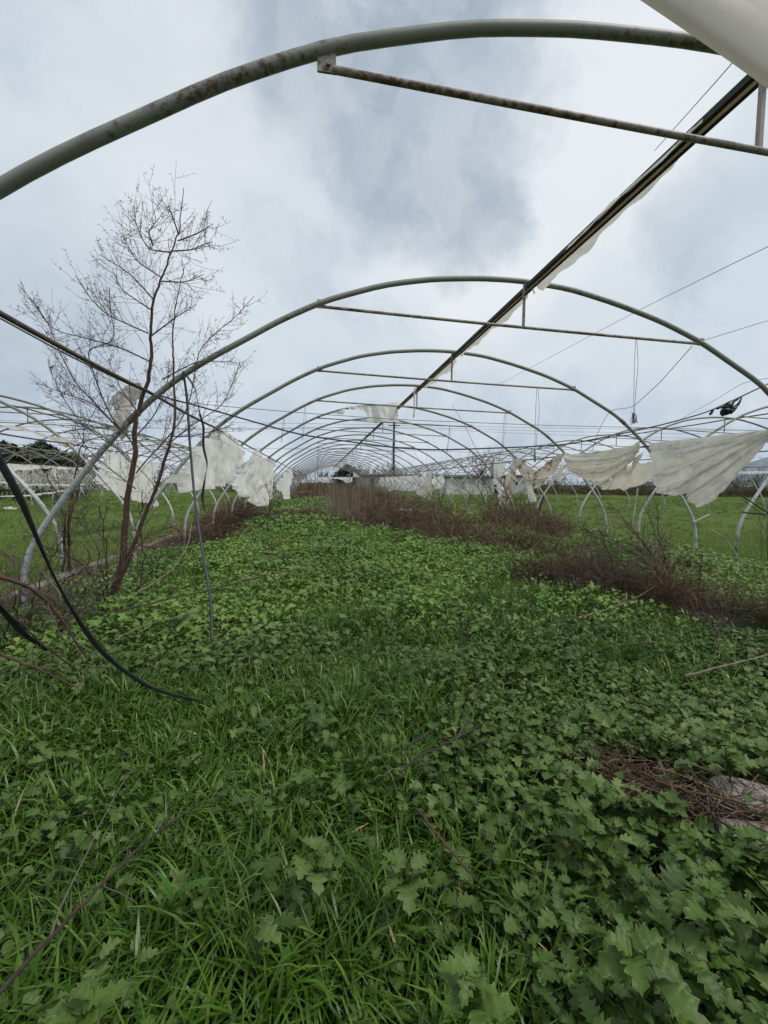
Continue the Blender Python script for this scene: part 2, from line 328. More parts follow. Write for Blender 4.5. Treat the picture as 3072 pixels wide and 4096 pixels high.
MID = {1: 'thick grey steel hoop sweeping across the top of the sky, nearest of the middle tunnel',
       2: 'second hoop of the middle tunnel, its white left leg beside the thorn tree',
       3: 'third hoop of the middle tunnel, holding the big grey torn sheet on its right leg',
       4: 'fourth hoop of the middle tunnel, its left side above the hanging white film',
       5: 'fifth hoop of the middle tunnel with a torn white sheet hanging from its top',
       6: 'sixth hoop of the middle tunnel, just behind the hoop with the hanging top sheet',
       7: 'seventh hoop of the middle tunnel with dry vines climbing its right leg',
       8: 'eighth hoop of the middle tunnel from the camera', 9: 'ninth hoop of the middle tunnel from the camera', 10: 'tenth hoop of the middle tunnel from the camera'}
used = set()
def place_hoop(cx, n, label, group, jit=.0):
    p = proto_bent if n == 1 else proto_near if n < 6 else proto_far
    o = p if p.name not in used else copy_tree(p)
    used.add(p.name); o.location = (cx, arch_y(n), 0); o.rotation_euler = (R.gauss(0, .006) if n > 3 else 0, 0, R.gauss(0, .004) if n > 3 else 0)
    tag(o, label, 'greenhouse hoop', group); return o
TUN = [(CX, 'middle', 1), (CX + 12.0, 'right', 3), (CX - 12.12, 'left', 3), (CX - 24.2, 'farthest left', 5)]
for cx, side, n0 in TUN:
    for n in range(n0, 25):
        if side == 'middle':
            lab = MID.get(n) or ('last hoop at the far end of the middle tunnel, behind all the others' if n == 24 else 'distant hoop in the crowded far half of the middle tunnel')
        else:
            k = n - n0 + 1
            lab = f'{ORD[k]} pale hoop from the camera in the neighbouring tunnel on the {side}' if k <= 6 and side != 'farthest left' else f'distant pale hoop in the crowded far rows of the {side} tunnel'
            if side == 'farthest left': lab = 'thin pale hoop of the farthest tunnel on the left, beyond its neighbour'
        place_hoop(cx, n, lab, f'hoops of the {side} tunnel')
YE = arch_y(24)
def lengthwise(name, label, cat, x, z, y0, y1, r, mat, sag=.02, k=6):
    ys = np.arange(y0, y1, .47); ph = ((ys / BAY - .785) % 1.0)
    b = MB(); b.tube(np.stack([x + 0 * ys, ys, z - sag * 4 * ph * (1 - ph)], 1), r, k)
    return tag(b.build(name, mat), label, cat)
# ridge of the middle tunnel: two blackened bars with a pale lath clamped between
rr = empty('ridge_rail', (2.54, arch_y(1), 3.88), 'long black double ridge bar with a pale lath, running down the middle tunnel', 'ridge rail')
for dx, nm, mt, wd, zz in ((-.032, 'bar', 'dark_bar', .034, 0), (.032, 'bar', 'dark_bar', .034, 0), (0, 'lath', 'lath', .026, -.004)):
    b = MB()
    for n in range(0, 24):
        y0 = arch_y(n) if n else .4; y1 = arch_y(n + 1) - .004
        b.box((dx + R.gauss(0, .002), (y0 + y1) / 2 - arch_y(1), zz + R.gauss(0, .002)), (wd, y1 - y0, .045))
    b.build(nm, M[mt], rr, False)
lengthwise('side_rail', 'dark rail along the left shoulder of the middle tunnel, passing behind the thorn tree', 'side rail', -1.745, 2.44, 1.6, YE, .017, M['rail'])
lengthwise('side_rail', 'dark rail along the right shoulder of the middle tunnel above the hanging sheets', 'side rail', 6.60, 2.29, 4.6, YE, .017, M['rail'])
for cx, side, sx in ((TUN[1][0], 'right', 0), (TUN[2][0], 'left', 0)):
    lengthwise('ridge_rail', f'thin dark ridge bar of the neighbouring tunnel on the {side}', 'ridge rail', cx + .09, 3.885, arch_y(3), YE, .022, M['rail'])
    for s, nm in ((-4.16, 'outer' if side == 'left' else 'inner'), (4.16, 'inner' if side == 'left' else 'outer')):
        lengthwise('side_rail', f'dark rail along the {nm} shoulder of the neighbouring tunnel on the {side}', 'side rail', cx + s, 2.33, arch_y(3), YE, .016, M['rail'])
lengthwise('ridge_rail', 'thin ridge bar of the farthest tunnel on the left', 'ridge rail', TUN[3][0] + .09, 3.885, arch_y(5), YE, .022, M['rail'])

# end frame of the middle tunnel: two gate posts with a film strip between
for x, l in ((-.25, 'thin pale left gate post in the far end of the middle tunnel'), (5.15, 'thin pale right gate post in the far end of the middle tunnel')):
    b = MB(); b.box((x, YE + .06, 1.7), (.09, .09, 3.4)); b.box((x, YE + .06, 3.42), (.14, .14, .04)); tag(b.build('gate_post', M['pipe'], None, False), l, 'post', 'gate posts in the far end of the tunnel')

# ---------------------------------------------------------------- torn plastic film
def inside(px, py, poly):
    c = np.zeros(px.shape, bool); j = len(poly) - 1
    for i in range(len(poly)):
        (xi, yi), (xj, yj) = poly[i], poly[j]
        t = ((yi > py) != (yj > py)) & (px < (xj - xi) * (py - yi) / (yj - yi + 1e-12) + xi); c ^= t; j = i
    return c
def film(label, pix, plane, val, mat='film', amp=.05, fold=9., ang=0., res=64, seed=1, rag=.02, holes=0, name='plastic_film', group='torn plastic film on the hoops', billow=0., fan=None, swag=None):
    fn = atY if plane == 'Y' else atX
    P3 = np.array([fn(u, v, val) for u, v in pix]); ax = 0 if plane == 'Y' else 1
    poly = P3[:, [ax, 2]]; rng = np.random.default_rng(seed)
    size = max(np.ptp(poly[:, 0]), np.ptp(poly[:, 1])); Q = []
    for i in range(len(poly)):                                           # ragged edges
        a, c = poly[i], poly[(i + 1) % len(poly)]; n = max(1, int(np.linalg.norm(c - a) / (size * .04)))
        for k in range(n):
            q = a + (c - a) * k / n
            Q.append(q + ((rng.normal(0, rag * size * .20, 2) * (1 + 3.5 * (rng.random() < .12))) if k else 0))
    Q = np.array(Q); h = size / res
    xs = np.arange(Q[:, 0].min() - h, Q[:, 0].max() + 2 * h, h); zs = np.arange(Q[:, 1].min() - h, Q[:, 1].max() + 2 * h, h)
    X, Z = np.meshgrid(xs, zs); nx = len(xs); i = (np.arange(len(zs) - 1)[:, None] * nx + np.arange(nx - 1)[None]).reshape(-1)
    cx = (X[:-1, :-1] + h / 2).reshape(-1); cz = (Z[:-1, :-1] + h / 2).reshape(-1); keep = inside(cx, cz, Q)
    if holes: keep &= ~(fbm(cx * 5 / size, cz * 5 / size, seed + 9, 3) > (.80 - .1 * holes))
    F = np.stack([i, i + 1, i + nx + 1, i + nx], 1)[keep]
    A, B = X.reshape(-1).copy(), Z.reshape(-1).copy(); ids = np.unique(F); out = ids[~inside(A[ids], B[ids], Q)]
    p = np.stack([A[out], B[out]], 1); best = np.full(len(out), 1e9); bp = p.copy()
    for k in range(len(Q)):
        a, c = Q[k], Q[(k + 1) % len(Q)]; t = np.clip(((p - a) @ (c - a)) / ((c - a) @ (c - a) + 1e-12), 0, 1); q = a + t[:, None] * (c - a); dd = np.linalg.norm(p - q, axis=1)
        m = dd < best; best[m] = dd[m]; bp[m] = q[m]
    A[out], B[out] = bp[:, 0], bp[:, 1]
    ca, sa = math.cos(ang), math.sin(ang); s1 = (A * ca + B * sa); s2 = (-A * sa + B * ca)
    top = poly[:, 1].max(); hang = np.clip((top - B) / (np.ptp(poly[:, 1]) + 1e-6), 0, 1) ** .7
    if fan is not None:                                                  # creases radiating from one pinned corner
        c = fn(*fan, val); da, db = A - c[ax], B - c[2]; s2 = np.hypot(da, db); s1 = np.arctan2(db, da) * 1.6
    if swag is not None:                                                 # creases sagging between two pinned ends
        c, e = fn(*swag[0], val), fn(*swag[1], val); t = np.clip((A - c[ax]) / (e[ax] - c[ax]), .03, .97); s2 = A; s1 = (c[2] + (e[2] - c[2]) * t - B) / (.35 + 3.2 * t * (1 - t))
    ph = fold * s1 + 6 * fbm(s1 * 1.5, s2 * .6, seed, 3); ridge = lambda q: 1 - 2 * np.abs(np.sin(q / 2)) ** .7
    D = amp * (.3 + hang) * (ridge(ph) * (.4 + .9 * vn(s1 * 2.5, s2 * 1.2, seed + 1)) + .5 * ridge(ph * 2.17 + 4 * vn(s1 * 3, s2, seed + 2)) + 1.1 * (fbm(A * 4 / size * 1.5, B * 4 / size, seed + 4, 4) - .5) * 2)
    D += amp * .55 * (np.abs(fbm(s1 * 9 + s2 * 2, s2 * 5, seed + 6, 3) - .5) * 4 - .5) * vn(A * 2.2, B * 2.2, seed + 7) + billow * np.sin(hang * math.pi * .8)
    V = np.stack([A, val + D, B] if plane == 'Y' else [val + D, A, B], 1)
    rm = -np.ones(len(A), int); rm[ids] = np.arange(len(ids)); b = MB(); b.add(V[ids], rm[F])
    return tag(b.build(name, M[mat], None, True, loc=tuple(V[ids].mean(0))), label, 'plastic film', group)
def q4(*p): return [(800 + x * .4822, 1500 + y * .4822) for x, y in p]
def q5(*p): return [(1400 + x * .4822, 1500 + y * .4822) for x, y in p]
def q6(*p): return [(2000 + x * .6462, 1500 + y * .6462) for x, y in p]
def q3(*p): return [(x * .6172, 1400 + y * .6172) for x, y in p]
def q2(*p): return [(1536 + x * .9259, y * .9259) for x, y in p]
RX, LX = 6.55, -1.715
film('largest grey crinkled sheet hung over the right shoulder rail, torn at the bottom', q6((925, 420), (1000, 412), (1100, 402), (1250, 385), (1400, 365), (1540, 348), (1800, 330), (1790, 380), (1659, 425), (1560, 545), (1460, 620), (1400, 720), (1310, 795), (1227, 822), (1180, 772), (1155, 730), (1100, 748), (1040, 742), (985, 730), (965, 690), (955, 600), (935, 500)), 'X', RX, 'film_grey', .060, 24, 1.05, 170, 3, .006, fan=q6((1760, 310))[0])
film('cream sagging swag of film hung between two hoops, left of the largest grey sheet', q6((398, 478), (480, 490), (600, 482), (700, 460), (820, 440), (890, 425), (896, 475), (880, 525), (835, 600), (778, 650), (748, 630), (728, 685), (705, 708), (675, 712), (640, 680), (600, 655), (545, 635), (490, 600), (440, 530)), 'X', RX, 'film_cream', .070, 24, 1.35, 140, 5, .006, billow=-.2, swag=q6((385, 475), (905, 420)))
film('thin torn tongue of film dangling under the cream swag', q6((840, 510), (893, 470), (870, 530), (830, 590), (775, 645), (790, 600), (820, 550)), 'X', RX - .08, 'film_cream', .02, 20, 0, 30, 7, .01)
film('cream swag with orange stains hung between hoops, second swag from the largest sheet', q6((95, 500), (150, 530), (190, 575), (225, 590), (290, 545), (350, 495), (402, 480), (385, 520), (360, 580), (300, 640), (255, 690), (212, 708), (215, 660), (165, 645), (130, 620), (110, 570)), 'X', RX, 'film_stain', .05, 22, .7, 100, 9, .008, swag=q6((85, 495), (412, 475)))
film('long cream rag with brown stains hanging down the fifth right leg', q6((84, 505), (108, 515), (104, 590), (92, 660), (66, 720), (42, 765), (30, 800), (0, 812), (-10, 790), (14, 740), (28, 700), (30, 640), (60, 600)), 'X', RX, 'film_stain', .04, 20, .1, 60, 11, .01)
film('pale ragged film hanging behind the stained rag, full of holes', q6((-40, 540), (20, 530), (40, 560), (30, 640), (20, 720), (-5, 770), (-25, 700), (-38, 620)), 'X', RX + .25, 'film', .04, 14, 0, 40, 13, .02, 1)
film('small white scraps dangling below the stained swag', q6((165, 690), (200, 680), (215, 740), (228, 780), (195, 790), (160, 790), (185, 765), (170, 730)), 'X', RX + .3, 'film', .04, 14, 0, 36, 15, .02)
film('pale sheet hanging from the right neighbour rail behind the cream swag', q6((640, 640), (720, 590), (800, 560), (870, 545), (940, 535), (960, 560), (955, 640), (880, 680), (800, 705), (765, 722), (735, 705), (690, 712), (620, 665)), 'X', 10.3, 'film_cream', .05, 6, .3, 50, 17, .012)
film('pale film flap hung on the right neighbour rail beside the red brown hedge', q6((405, 560), (440, 550), (520, 600), (490, 632), (450, 625), (425, 600)), 'X', 10.3, 'film', .05, 8, .2, 36, 19, .012)
film('small grey flap hanging straight down from the fourth right shoulder', q6((330, 620), (385, 560), (402, 520), (400, 600), (385, 670), (350, 650)), 'X', RX + .2, 'film', .04, 12, 0, 36, 21, .015)
film('pale film strip tied low across the right field near the edge', q6((1470, 600), (1560, 592), (1659, 590), (1720, 592), (1700, 606), (1590, 612), (1490, 612)), 'X', 10.3, 'film', .02, 8, 0, 40, 23, .01)
# left side
film('largest white sheet on the left, draped from the rail beside the fourth hoop', q4((150, 440), (200, 455), (260, 495), (330, 545), (345, 600), (375, 640), (345, 740), (330, 790), (250, 870), (200, 925), (140, 940), (60, 955), (0, 965), (-40, 955), (-75, 985), (-90, 940), (-120, 905), (-210, 900), (-190, 850), (-100, 790), (-30, 650), (60, 540)), 'X', LX, 'film', .10, 11, .15, 120, 25, .006)
film('gathered white sheet bunched on the left rail beside the largest one', q4((455, 620), (500, 640), (515, 690), (545, 730), (560, 800), (600, 870), (585, 905), (530, 905), (480, 965), (430, 1000), (370, 1015), (320, 960), (300, 905), (350, 830), (395, 735), (430, 680)), 'X', LX, 'film', .10, 15, .2, 110, 27, .008)
film('long white sheet hanging to the weeds behind the bunched one on the left rail', q4((520, 700), (570, 672), (622, 715), (610, 850), (605, 960), (590, 1060), (575, 1078), (555, 1060), (540, 1085), (515, 1075), (500, 1090), (480, 1070), (445, 1050), (450, 980), (500, 900), (530, 800)), 'X', LX - .05, 'film', .08, 15, 0, 90, 29, .012)
film('narrow torn white film with a long tail hanging farther along the left rail', q4((725, 770), (768, 785), (782, 850), (745, 905), (738, 960), (733, 1030), (712, 1032), (690, 965), (650, 935), (612, 945), (650, 890), (695, 850)), 'X', LX, 'film', .12, 5, 0, 60, 31, .012)
film('wide white sheet hanging in the left neighbour tunnel behind the thorn tree', q3((710, 610), (760, 660), (850, 700), (950, 720), (1050, 740), (1010, 800), (1000, 870), (1030, 960), (1040, 1000), (1015, 1030), (960, 990), (900, 985), (820, 958), (740, 920), (680, 890), (620, 830), (650, 780), (690, 700)), 'X', -5.5, 'film', .06, 8, .2, 80, 33, .008)
film('small crumpled rag of film caught on the second hoop in the thorn tree', q3((695, 370), (740, 300), (800, 240), (880, 210), (925, 225), (930, 280), (880, 340), (850, 380), (855, 460), (845, 540), (800, 600), (770, 560), (745, 480), (760, 400), (730, 360)), 'Y', arch_y(2) + .12, 'film_grey', .06, 14, .2, 70, 35, .012)
film('grey film gathered along the left neighbour rail and drooping at one end', q3((-60, 470), (0, 478), (150, 500), (300, 545), (420, 570), (515, 590), (500, 605), (470, 625), (430, 632), (390, 615), (350, 585), (250, 550), (120, 515), (-60, 490)), 'X', -5.55, 'film_grey', .04, 5, .2, 70, 37, .006)
film('white film band along the outer left rail, across the blossoming trees', q3((-40, 735), (100, 738), (250, 745), (400, 755), (540, 765), (540, 775), (380, 772), (310, 770), (200, 778), (60, 790), (-40, 780)), 'X', -13.85, 'film', .03, 3, 0, 70, 39, .006)
film('white flap hanging from the outer left rail in front of the blossoming trees', q3((315, 775), (365, 772), (370, 820), (345, 825), (330, 800)), 'X', -13.8, 'film', .03, 3, 0, 30, 41, .01)
film('long white tape stretched low across the left field', q3((-40, 840), (150, 865), (400, 868), (640, 858), (640, 868), (400, 882), (150, 878), (-40, 856)), 'X', -14.4, 'film', .02, 3, 0, 70, 43, .004, name='plastic_tape')
film('lowest white tape sagging across the left field', q3((0, 940), (200, 935), (430, 905), (440, 915), (220, 948), (0, 952)), 'X', -14.4, 'film', .02, 3, 0, 60, 45, .004, name='plastic_tape')
# along the ridge and at the tops
film('torn white sheet hanging from the top of the fifth hoop over the utility pole', q4((1220, 258), (1290, 262), (1400, 258), (1530, 245), (1600, 228), (1645, 225), (1640, 300), (1650, 380), (1620, 390), (1560, 388), (1470, 400), (1390, 398), (1385, 340), (1365, 310), (1325, 285), (1240, 290)), 'Y', arch_y(5) - .05, 'film', .05, 6, .3, 70, 47, .008)
film('small shredded film scrap on the left of the fifth hoop top', q4((1085, 320), (1140, 300), (1210, 278), (1205, 310), (1180, 332), (1130, 325)), 'Y', arch_y(5) - .04, 'film', .03, 8, 0, 30, 49, .02)
def ridge_strip(label, y0, y1, side, w0, w1, seed, mat='film'):
    n = 60; rng = np.random.default_rng(seed); y = np.linspace(y0, y1, n); t = np.linspace(0, 1, n)
    wd = (w0 + (w1 - w0) * t) * (.75 + .5 * fbm(t * 9, t * 0, seed)); wd *= np.clip(np.minimum(t / .04, 1), .2, 1)
    m = 7; V = np.zeros((n, m, 3))
    for j in range(m):
        s = j / (m - 1); V[:, j, 0] = 2.54 + side * (.05 + wd * s * .75); V[:, j, 1] = y; V[:, j, 2] = 3.875 - wd * s * (.5 + .3 * np.sin(y * 6 + seed)) + .012 * np.sin(y * 17 + j)
    b = MB(); i = np.arange(n - 1)[:, None] * m + np.arange(m - 1)[None]; b.add(V.reshape(-1, 3), np.stack([i, i + 1, i + m + 1, i + m], -1).reshape(-1, 4))
    tag(b.build('plastic_film', M[mat], None, True, loc=(2.54, (y0 + y1) / 2, 3.85)), label, 'plastic film', 'torn plastic film on the hoops')
ridge_strip('long film shred hanging under the nearest span of the black ridge bar', 2.9, 4.95, 1, .03, .13, 2)
ridge_strip('thin film edge sticking out above the nearest span of the ridge bar', 2.6, 4.1, -1, .05, .05, 3)
ridge_strip('film shred along the ridge bar between the second and third hoops', 5.15, 7.75, 1, .09, .06, 4)
ridge_strip('film shred along the ridge bar between the third and fourth hoops', 8.0, 10.4, 1, .13, .09, 6)
film('narrow tail of film dangling from the ridge at the fourth hoop', q5((530, 110), (545, 105), (540, 200), (538, 260), (540, 340), (518, 370), (522, 280), (526, 180)), 'Y', arch_y(4) + .1, 'film', .02, 8, 0, 40, 51, .01)
film('little frayed film ends at the ridge of the second hoop', q2((622, 1228), (640, 1235), (655, 1268), (645, 1272), (636, 1250), (615, 1255)), 'Y', arch_y(2) - .03, 'film', .015, 10, 0, 26, 53, .02)
# right neighbour's covered flank far away, the standing flap, and the end of the tunnel
film('long striped white sheet still covering the far flank of the right neighbour tunnel', q5((255, 845), (320, 845), (400, 842), (500, 838), (600, 835), (640, 830), (680, 860), (690, 930), (650, 1010), (590, 1000), (540, 960), (500, 975), (450, 960), (380, 955), (330, 965), (290, 930), (245, 910)), 'X', 9.7, 'film', .22, 2.2, .0, 90, 55, .006)
film('pale film with a rolled brown edge standing at the eighth right leg', q5((690, 785), (668, 795), (640, 830), (610, 900), (585, 1000), (620, 1020), (655, 1000), (660, 1040), (680, 1045), (685, 980), (682, 880), (678, 830)), 'X', RX, 'film_cream', .06, 6, 0, 60, 57, .006)
film('white sheet right of the standing flap on the right neighbour tunnel', q5((700, 850), (780, 825), (785, 870), (760, 940), (700, 950), (690, 900)), 'X', 10.2, 'film', .1, 3, 0, 40, 59, .01)
film('white ragged strip across the gate at the far end of the middle tunnel', [(1257, 1908), (1330, 1909), (1412, 1908), (1410, 1926), (1385, 1934), (1372, 1922), (1350, 1915), (1318, 1918), (1312, 1932), (1275, 1927), (1262, 1918)], 'Y', YE + .1, 'film', .08, 2, 0, 60, 61, .012)
film('white corner of film left of the far gate', [(1222, 1903), (1240, 1885), (1260, 1878), (1260, 1906), (1240, 1908)], 'Y', YE + .1, 'film', .05, 2, 0, 36, 63, .01)
film('white corner of film right of the far gate', [(1412, 1888), (1430, 1900), (1440, 1909), (1413, 1909)], 'Y', YE + .1, 'film', .05, 2, 0, 36, 65, .01)
film('shredded film heap lying on the grass by the right brush', q5((390, 1115), (440, 1105), (500, 1108), (525, 1115), (500, 1128), (430, 1124)), 'Y', 17.5, 'film', .1, 4, 0, 36, 67, .02)
film('white film scrap lying in the left field', q3((25, 1020), (60, 1014), (110, 1025), (90, 1034), (40, 1032)), 'Y', 11.5, 'film', .08, 4, 0, 30, 69, .03)

# the blurred pale beam close above the camera on the right
b = MB(); e0 = ray(2574, 0); e0 = e0 / e0[1]; e1 = ray(3072, 352); e1 = e1 / e1[1]; Yb = .75
A = np.array([e0[0] * Yb, Yb, CAM_H + e0[2] * Yb]); B = np.array([e1[0] * Yb, Yb, CAM_H + e1[2] * Yb]); dv = (B - A) / np.linalg.norm(B - A); pv = np.array([-dv[2], 0, dv[0]])
sec = [(.037, .03), (.028, .012), (.025, .004), (.031, 0), (.075, .004), (.112, 0), (.118, .004), (.16, .03), (.21, .05), (.30, .06)]
ts = np.linspace(-.9, 1.6, 30); V = np.array([[A + dv * t + pv * (p_ + .003 * math.sin(t * 7)) + np.array([0, d_, 0]) for p_, d_ in sec] for t in ts]); k = len(sec)
i = np.arange(len(ts) - 1)[:, None] * k; j = np.arange(k - 1)[None]; b.add(V.reshape(-1, 3), np.stack([i + j, i + j + 1, i + k + j + 1, i + k + j], -1).reshape(-1, 4))
tag(b.build('folded_sheet', M['film_fold']), 'wide folded cream plastic sheet slanting across the top right corner, close to the camera', 'plastic sheet')

# ---------------------------------------------------------------- cables, straps and strings
def cable(name, label, cat, pts, r, mat='wire', n=40, k=5, group=None):
    b = MB(); b.tube(smooth_path(pts, n), r, k); return tag(b.build(name, M[mat]), label, cat, group)
Y2, Y3 = arch_y(2), arch_y(3)
cable('cable', 'thick dark cable sagging across the whole tunnel, with a black rag at its right', 'cable', [atY(*p, Y2 + .04) for p in [(0, 1273), (265, 1418), (586, 1570), (850, 1640), (1200, 1740), (1576, 1791), (1737, 1801), (2046, 1790), (2258, 1780), (2452, 1742), (2646, 1700), (2827, 1650), (2960, 1588), (3072, 1536), (3300, 1420)]], .009, 'cable', 90)
cable('cable', 'thin dark cable crossing the middle tunnel higher up, in front of the top sheet', 'cable', [atY(*p, arch_y(4) - .1) for p in [(560, 1585), (800, 1617), (1210, 1652), (1600, 1679), (2200, 1702), (2646, 1712), (3072, 1723)]], .007, 'cable', 60)
cable('wire', 'thin wire running low from the left rail across the film to the far weeds', 'wire', [atX(800 + x * .4822, 1500 + y * .4822, LX + .12) if x < 760 else atY(800 + x * .4822, 1500 + y * .4822, 30) for x, y in [(150, 450), (330, 590), (560, 710), (740, 810)]], .006, 'cable')
for lab, pts in (('power line high on the left, drawn to the utility pole', [(-400, 1610), (0, 1650), (800, 1688), (1576, 1700), (2200, 1712), (3400, 1730)]), ('middle power line through the utility pole', [(-400, 1700), (700, 1714), (1576, 1710), (2200, 1739), (3400, 1770)]), ('lowest power line behind the hoops', [(-400, 1770), (700, 1790), (1576, 1800), (2200, 1818), (3400, 1835)]), ('faint power line just below the highest one', [(-400, 1660), (800, 1721), (1576, 1706), (2200, 1726), (3400, 1745)])):
    cable('power_line', lab, 'power line', [atY(*p, 71.8) for p in pts], .022, 'cable', 60, 4, 'power lines on the utility pole')
cable('wire', 'short wire slanting behind the ridge bar in the upper right sky', 'wire', [atY(2980, 190, 2.3), atY(2916, 268, 2.5), atY(2619, 602, 4.2)], .0035)
cable('wire', 'long thin wire slanting down through the right sky', 'wire', [atY(3200, 925, 5.5), atY(3072, 985, 6), atY(2554, 1241, 10), atY(1999, 1536, 22)], .006)
cable('wire', 'thin wire reaching the right end of the second tie bar', 'wire', [atY(3300, 1230, 5.2), atY(3072, 1282, 5.1), atY(2804, 1365, Y2)], .004)
cable('wire', 'kinked thin wire dropping behind the second hoop', 'wire', [atY(2768, 1385, Y2 + .05), atY(2640, 1530, 6), (atY(2530, 1630, 7)), atY(2440, 1640, 7.8), atY(2395, 1720, 8.5), atY(2370, 1800, 9)], .005)
cable('wire', 'pair of loose wires rising to the right edge above the black rag', 'wire', [atY(3200, 1500, 5.6), atY(2990, 1520, 6), atY(2860, 1600, 7.5), atY(2770, 1650, 9), atY(2700, 1690, 11)], .004)
def strings(label, u, v0, v1, Y, dx, r, tangle=False):
    b = MB()
    for s in (-1, 1):
        pts = [atY(u + s * dx * .3, v0, Y), atY(u + s * dx, (v0 * 2 + v1) / 3, Y), atY(u + s * dx * .4 - 6, (v0 + v1 * 2) / 3, Y), atY(u - 10 + s * dx * .2, v1, Y)]
        b.tube(smooth_path(pts, 24), r, 4)
    if tangle:
        c = atY(u - 12, v1, Y)
        for k in range(7): b.tube(smooth_path(c + G.normal(0, 1, (6, 3)) * np.array([.02, .02, .07]), 16), r, 4)
    tag(b.build('trellis_string', M['wire']), label, 'string', 'strings hanging from the tie bars')
strings('tangled grey strings hanging from the second tie bar in front of the right sky', 2545, 1356, 1680, Y2, 8, .0035, True)
strings('loop of string hanging from the third tie bar', 2150, 1552, 1830, Y3, 8, .004, True)
strings('loop of string hanging from the right end of the fourth tie bar', 2020, 1655, 1786, arch_y(4), 5, .004)
strings('single string hanging from the fifth tie bar', 1798, 1706, 1810, arch_y(5), 2, .005)
strings('faint string hanging from the left side of the fourth hoop', 1135, 1665, 1770, arch_y(4), 3, .004)
strings('faint string hanging from the left side of the fifth hoop', 1220, 1625, 1760, arch_y(5), 4, .004)
def ribbon(name, label, cat, pts, widths, mat, thick=.004, n=60, twist=0., face=(0, -1, .25)):
    P = smooth_path(pts, n); w = np.interp(np.linspace(0, 1, n), np.linspace(0, 1, len(widths)), widths) / 2
    T = np.gradient(P, axis=0); T /= np.linalg.norm(T, axis=1)[:, None]; f = np.array(face) / np.linalg.norm(face); S = np.cross(T, f); S /= np.linalg.norm(S, axis=1)[:, None]; Nn = np.cross(S, T)
    if twist:
        a = np.linspace(0, twist, n)[:, None] + .4 * np.sin(np.linspace(0, 9, n))[:, None]; S, Nn = S * np.cos(a) + Nn * np.sin(a), Nn * np.cos(a) - S * np.sin(a)
    prof = [(-1, 0), (-.5, .5), (0, .1), (.5, .6), (1, 0), (.5, -.8), (0, -.4), (-.5, -.7)]
    V = np.stack([P + S * (w * a)[:, None] + Nn * thick * c for a, c in prof], 1); k = len(prof); b = MB(); i = np.arange(n - 1)[:, None] * k; j = np.arange(k)[None]
    b.add(V.reshape(-1, 3), np.stack([i + j, i + (j + 1) % k, i + k + (j + 1) % k, i + k + j], -1).reshape(-1, 4)); return tag(b.build(name, M[mat]), label, cat)
sp = [(-60, 1740, 2.0), (0, 1845, 2.02), (80, 1990, 2.05), (155, 2170, 2.1), (205, 2285, 2.15), (265, 2400, 2.2), (325, 2500, 2.25), (400, 2600, 2.3), (480, 2672, 2.35), (590, 2745, 2.4), (690, 2780, 2.45), (745, 2790, 2.48), (800, 2806, 2.52)]
ribbon('strap', 'long black strap hanging from the left edge down into the grass', 'strap', [atY(u, v, y) for u, v, y in sp], [.030, .034, .031, .021, .014, .012, .017, .028, .025, .021, .020, .017, .012], 'strap', .006, 80)
sp = [(-90, 2350, 2.4), (0, 2432, 2.5), (60, 2500, 2.6), (100, 2540, 2.65), (185, 2602, 2.8)]
ribbon('strap', 'short black strap slanting among the thorny stems at the left edge', 'strap', [atY(u, v, y) for u, v, y in sp], [.030, .034, .040, .036, .02], 'strap', .006, 40)
hp = [(733, 1485, Y2 - .04), (747, 1580, 5.0), (759, 1770, 4.8), (775, 1955, 4.6), (790, 2080, 4.4), (808, 2200, 4.2), (830, 2320, 4.0), (843, 2400, 3.9), (846, 2500, 3.8), (850, 2570, 3.7), (840, 2640, 3.6), (838, 2700, 3.5), (834, 2760, 3.42)]
cable('hose', 'dark grey hose hanging from the second hoop straight down to the grass', 'hose', [atY(u, v, y) for u, v, y in hp], .0125, 'hose', 60, 9)
rp = [(738, 1492), (760, 1520), (784, 1560), (797, 1647), (815, 1709), (812, 1783), (830, 1857), (818, 1925), (808, 1987), (812, 2010), (818, 2042)]
ribbon('strap', 'thin twisted black ribbon hanging beside the grey hose', 'strap', [atY(u, v, Y2 - .03) for u, v in rp], [.02, .035, .03, .035, .03, .026, .036, .024, .03, .02], 'strap', .004, 70, 7)
# black rag on the thick cable
b = MB(); rg = np.random.default_rng(4)
def rag(path, rad, seed):
    P = np.array([atY(2560 + x * .3087, 1500 + y * .3087, Y2 + .03) for x, y in path]); P = smooth_path(P, 22); r_ = np.interp(np.linspace(0, 1, 22), np.linspace(0, 1, len(rad)), rad) * (.7 + .6 * fbm(np.linspace(0, 6, 22), np.zeros(22), seed))
    m0 = b.n; b.tube(P + rg.normal(0, .003, P.shape), r_, 9); b.v[-3] = b.v[-3] + rg.normal(0, .0025, b.v[-3].shape)
rag([(1335, 270), (1260, 310), (1215, 340), (1180, 370)], [.006, .013, .014, .03], 1); rag([(1320, 290), (1270, 380), (1230, 430), (1190, 470), (1175, 505)], [.005, .014, .022, .026, .008], 2); rag([(1180, 360), (1175, 420), (1150, 480), (1120, 515)], [.02, .035, .04, .01], 7); rag([(1140, 390), (1100, 450), (1075, 480)], [.02, .032, .012], 8)
rag([(1190, 350), (1150, 380), (1120, 440), (1090, 490), (1065, 530)], [.03, .05, .055, .045, .012], 3); rag([(1120, 385), (1050, 420), (990, 438)], [.02, .012, .006], 4); rag([(960, 445), (935, 475), (905, 512)], [.01, .018, .012], 5)
tag(b.build('rag', M['strap']), 'crumpled black rag caught on the thick cable at the right', 'rag')

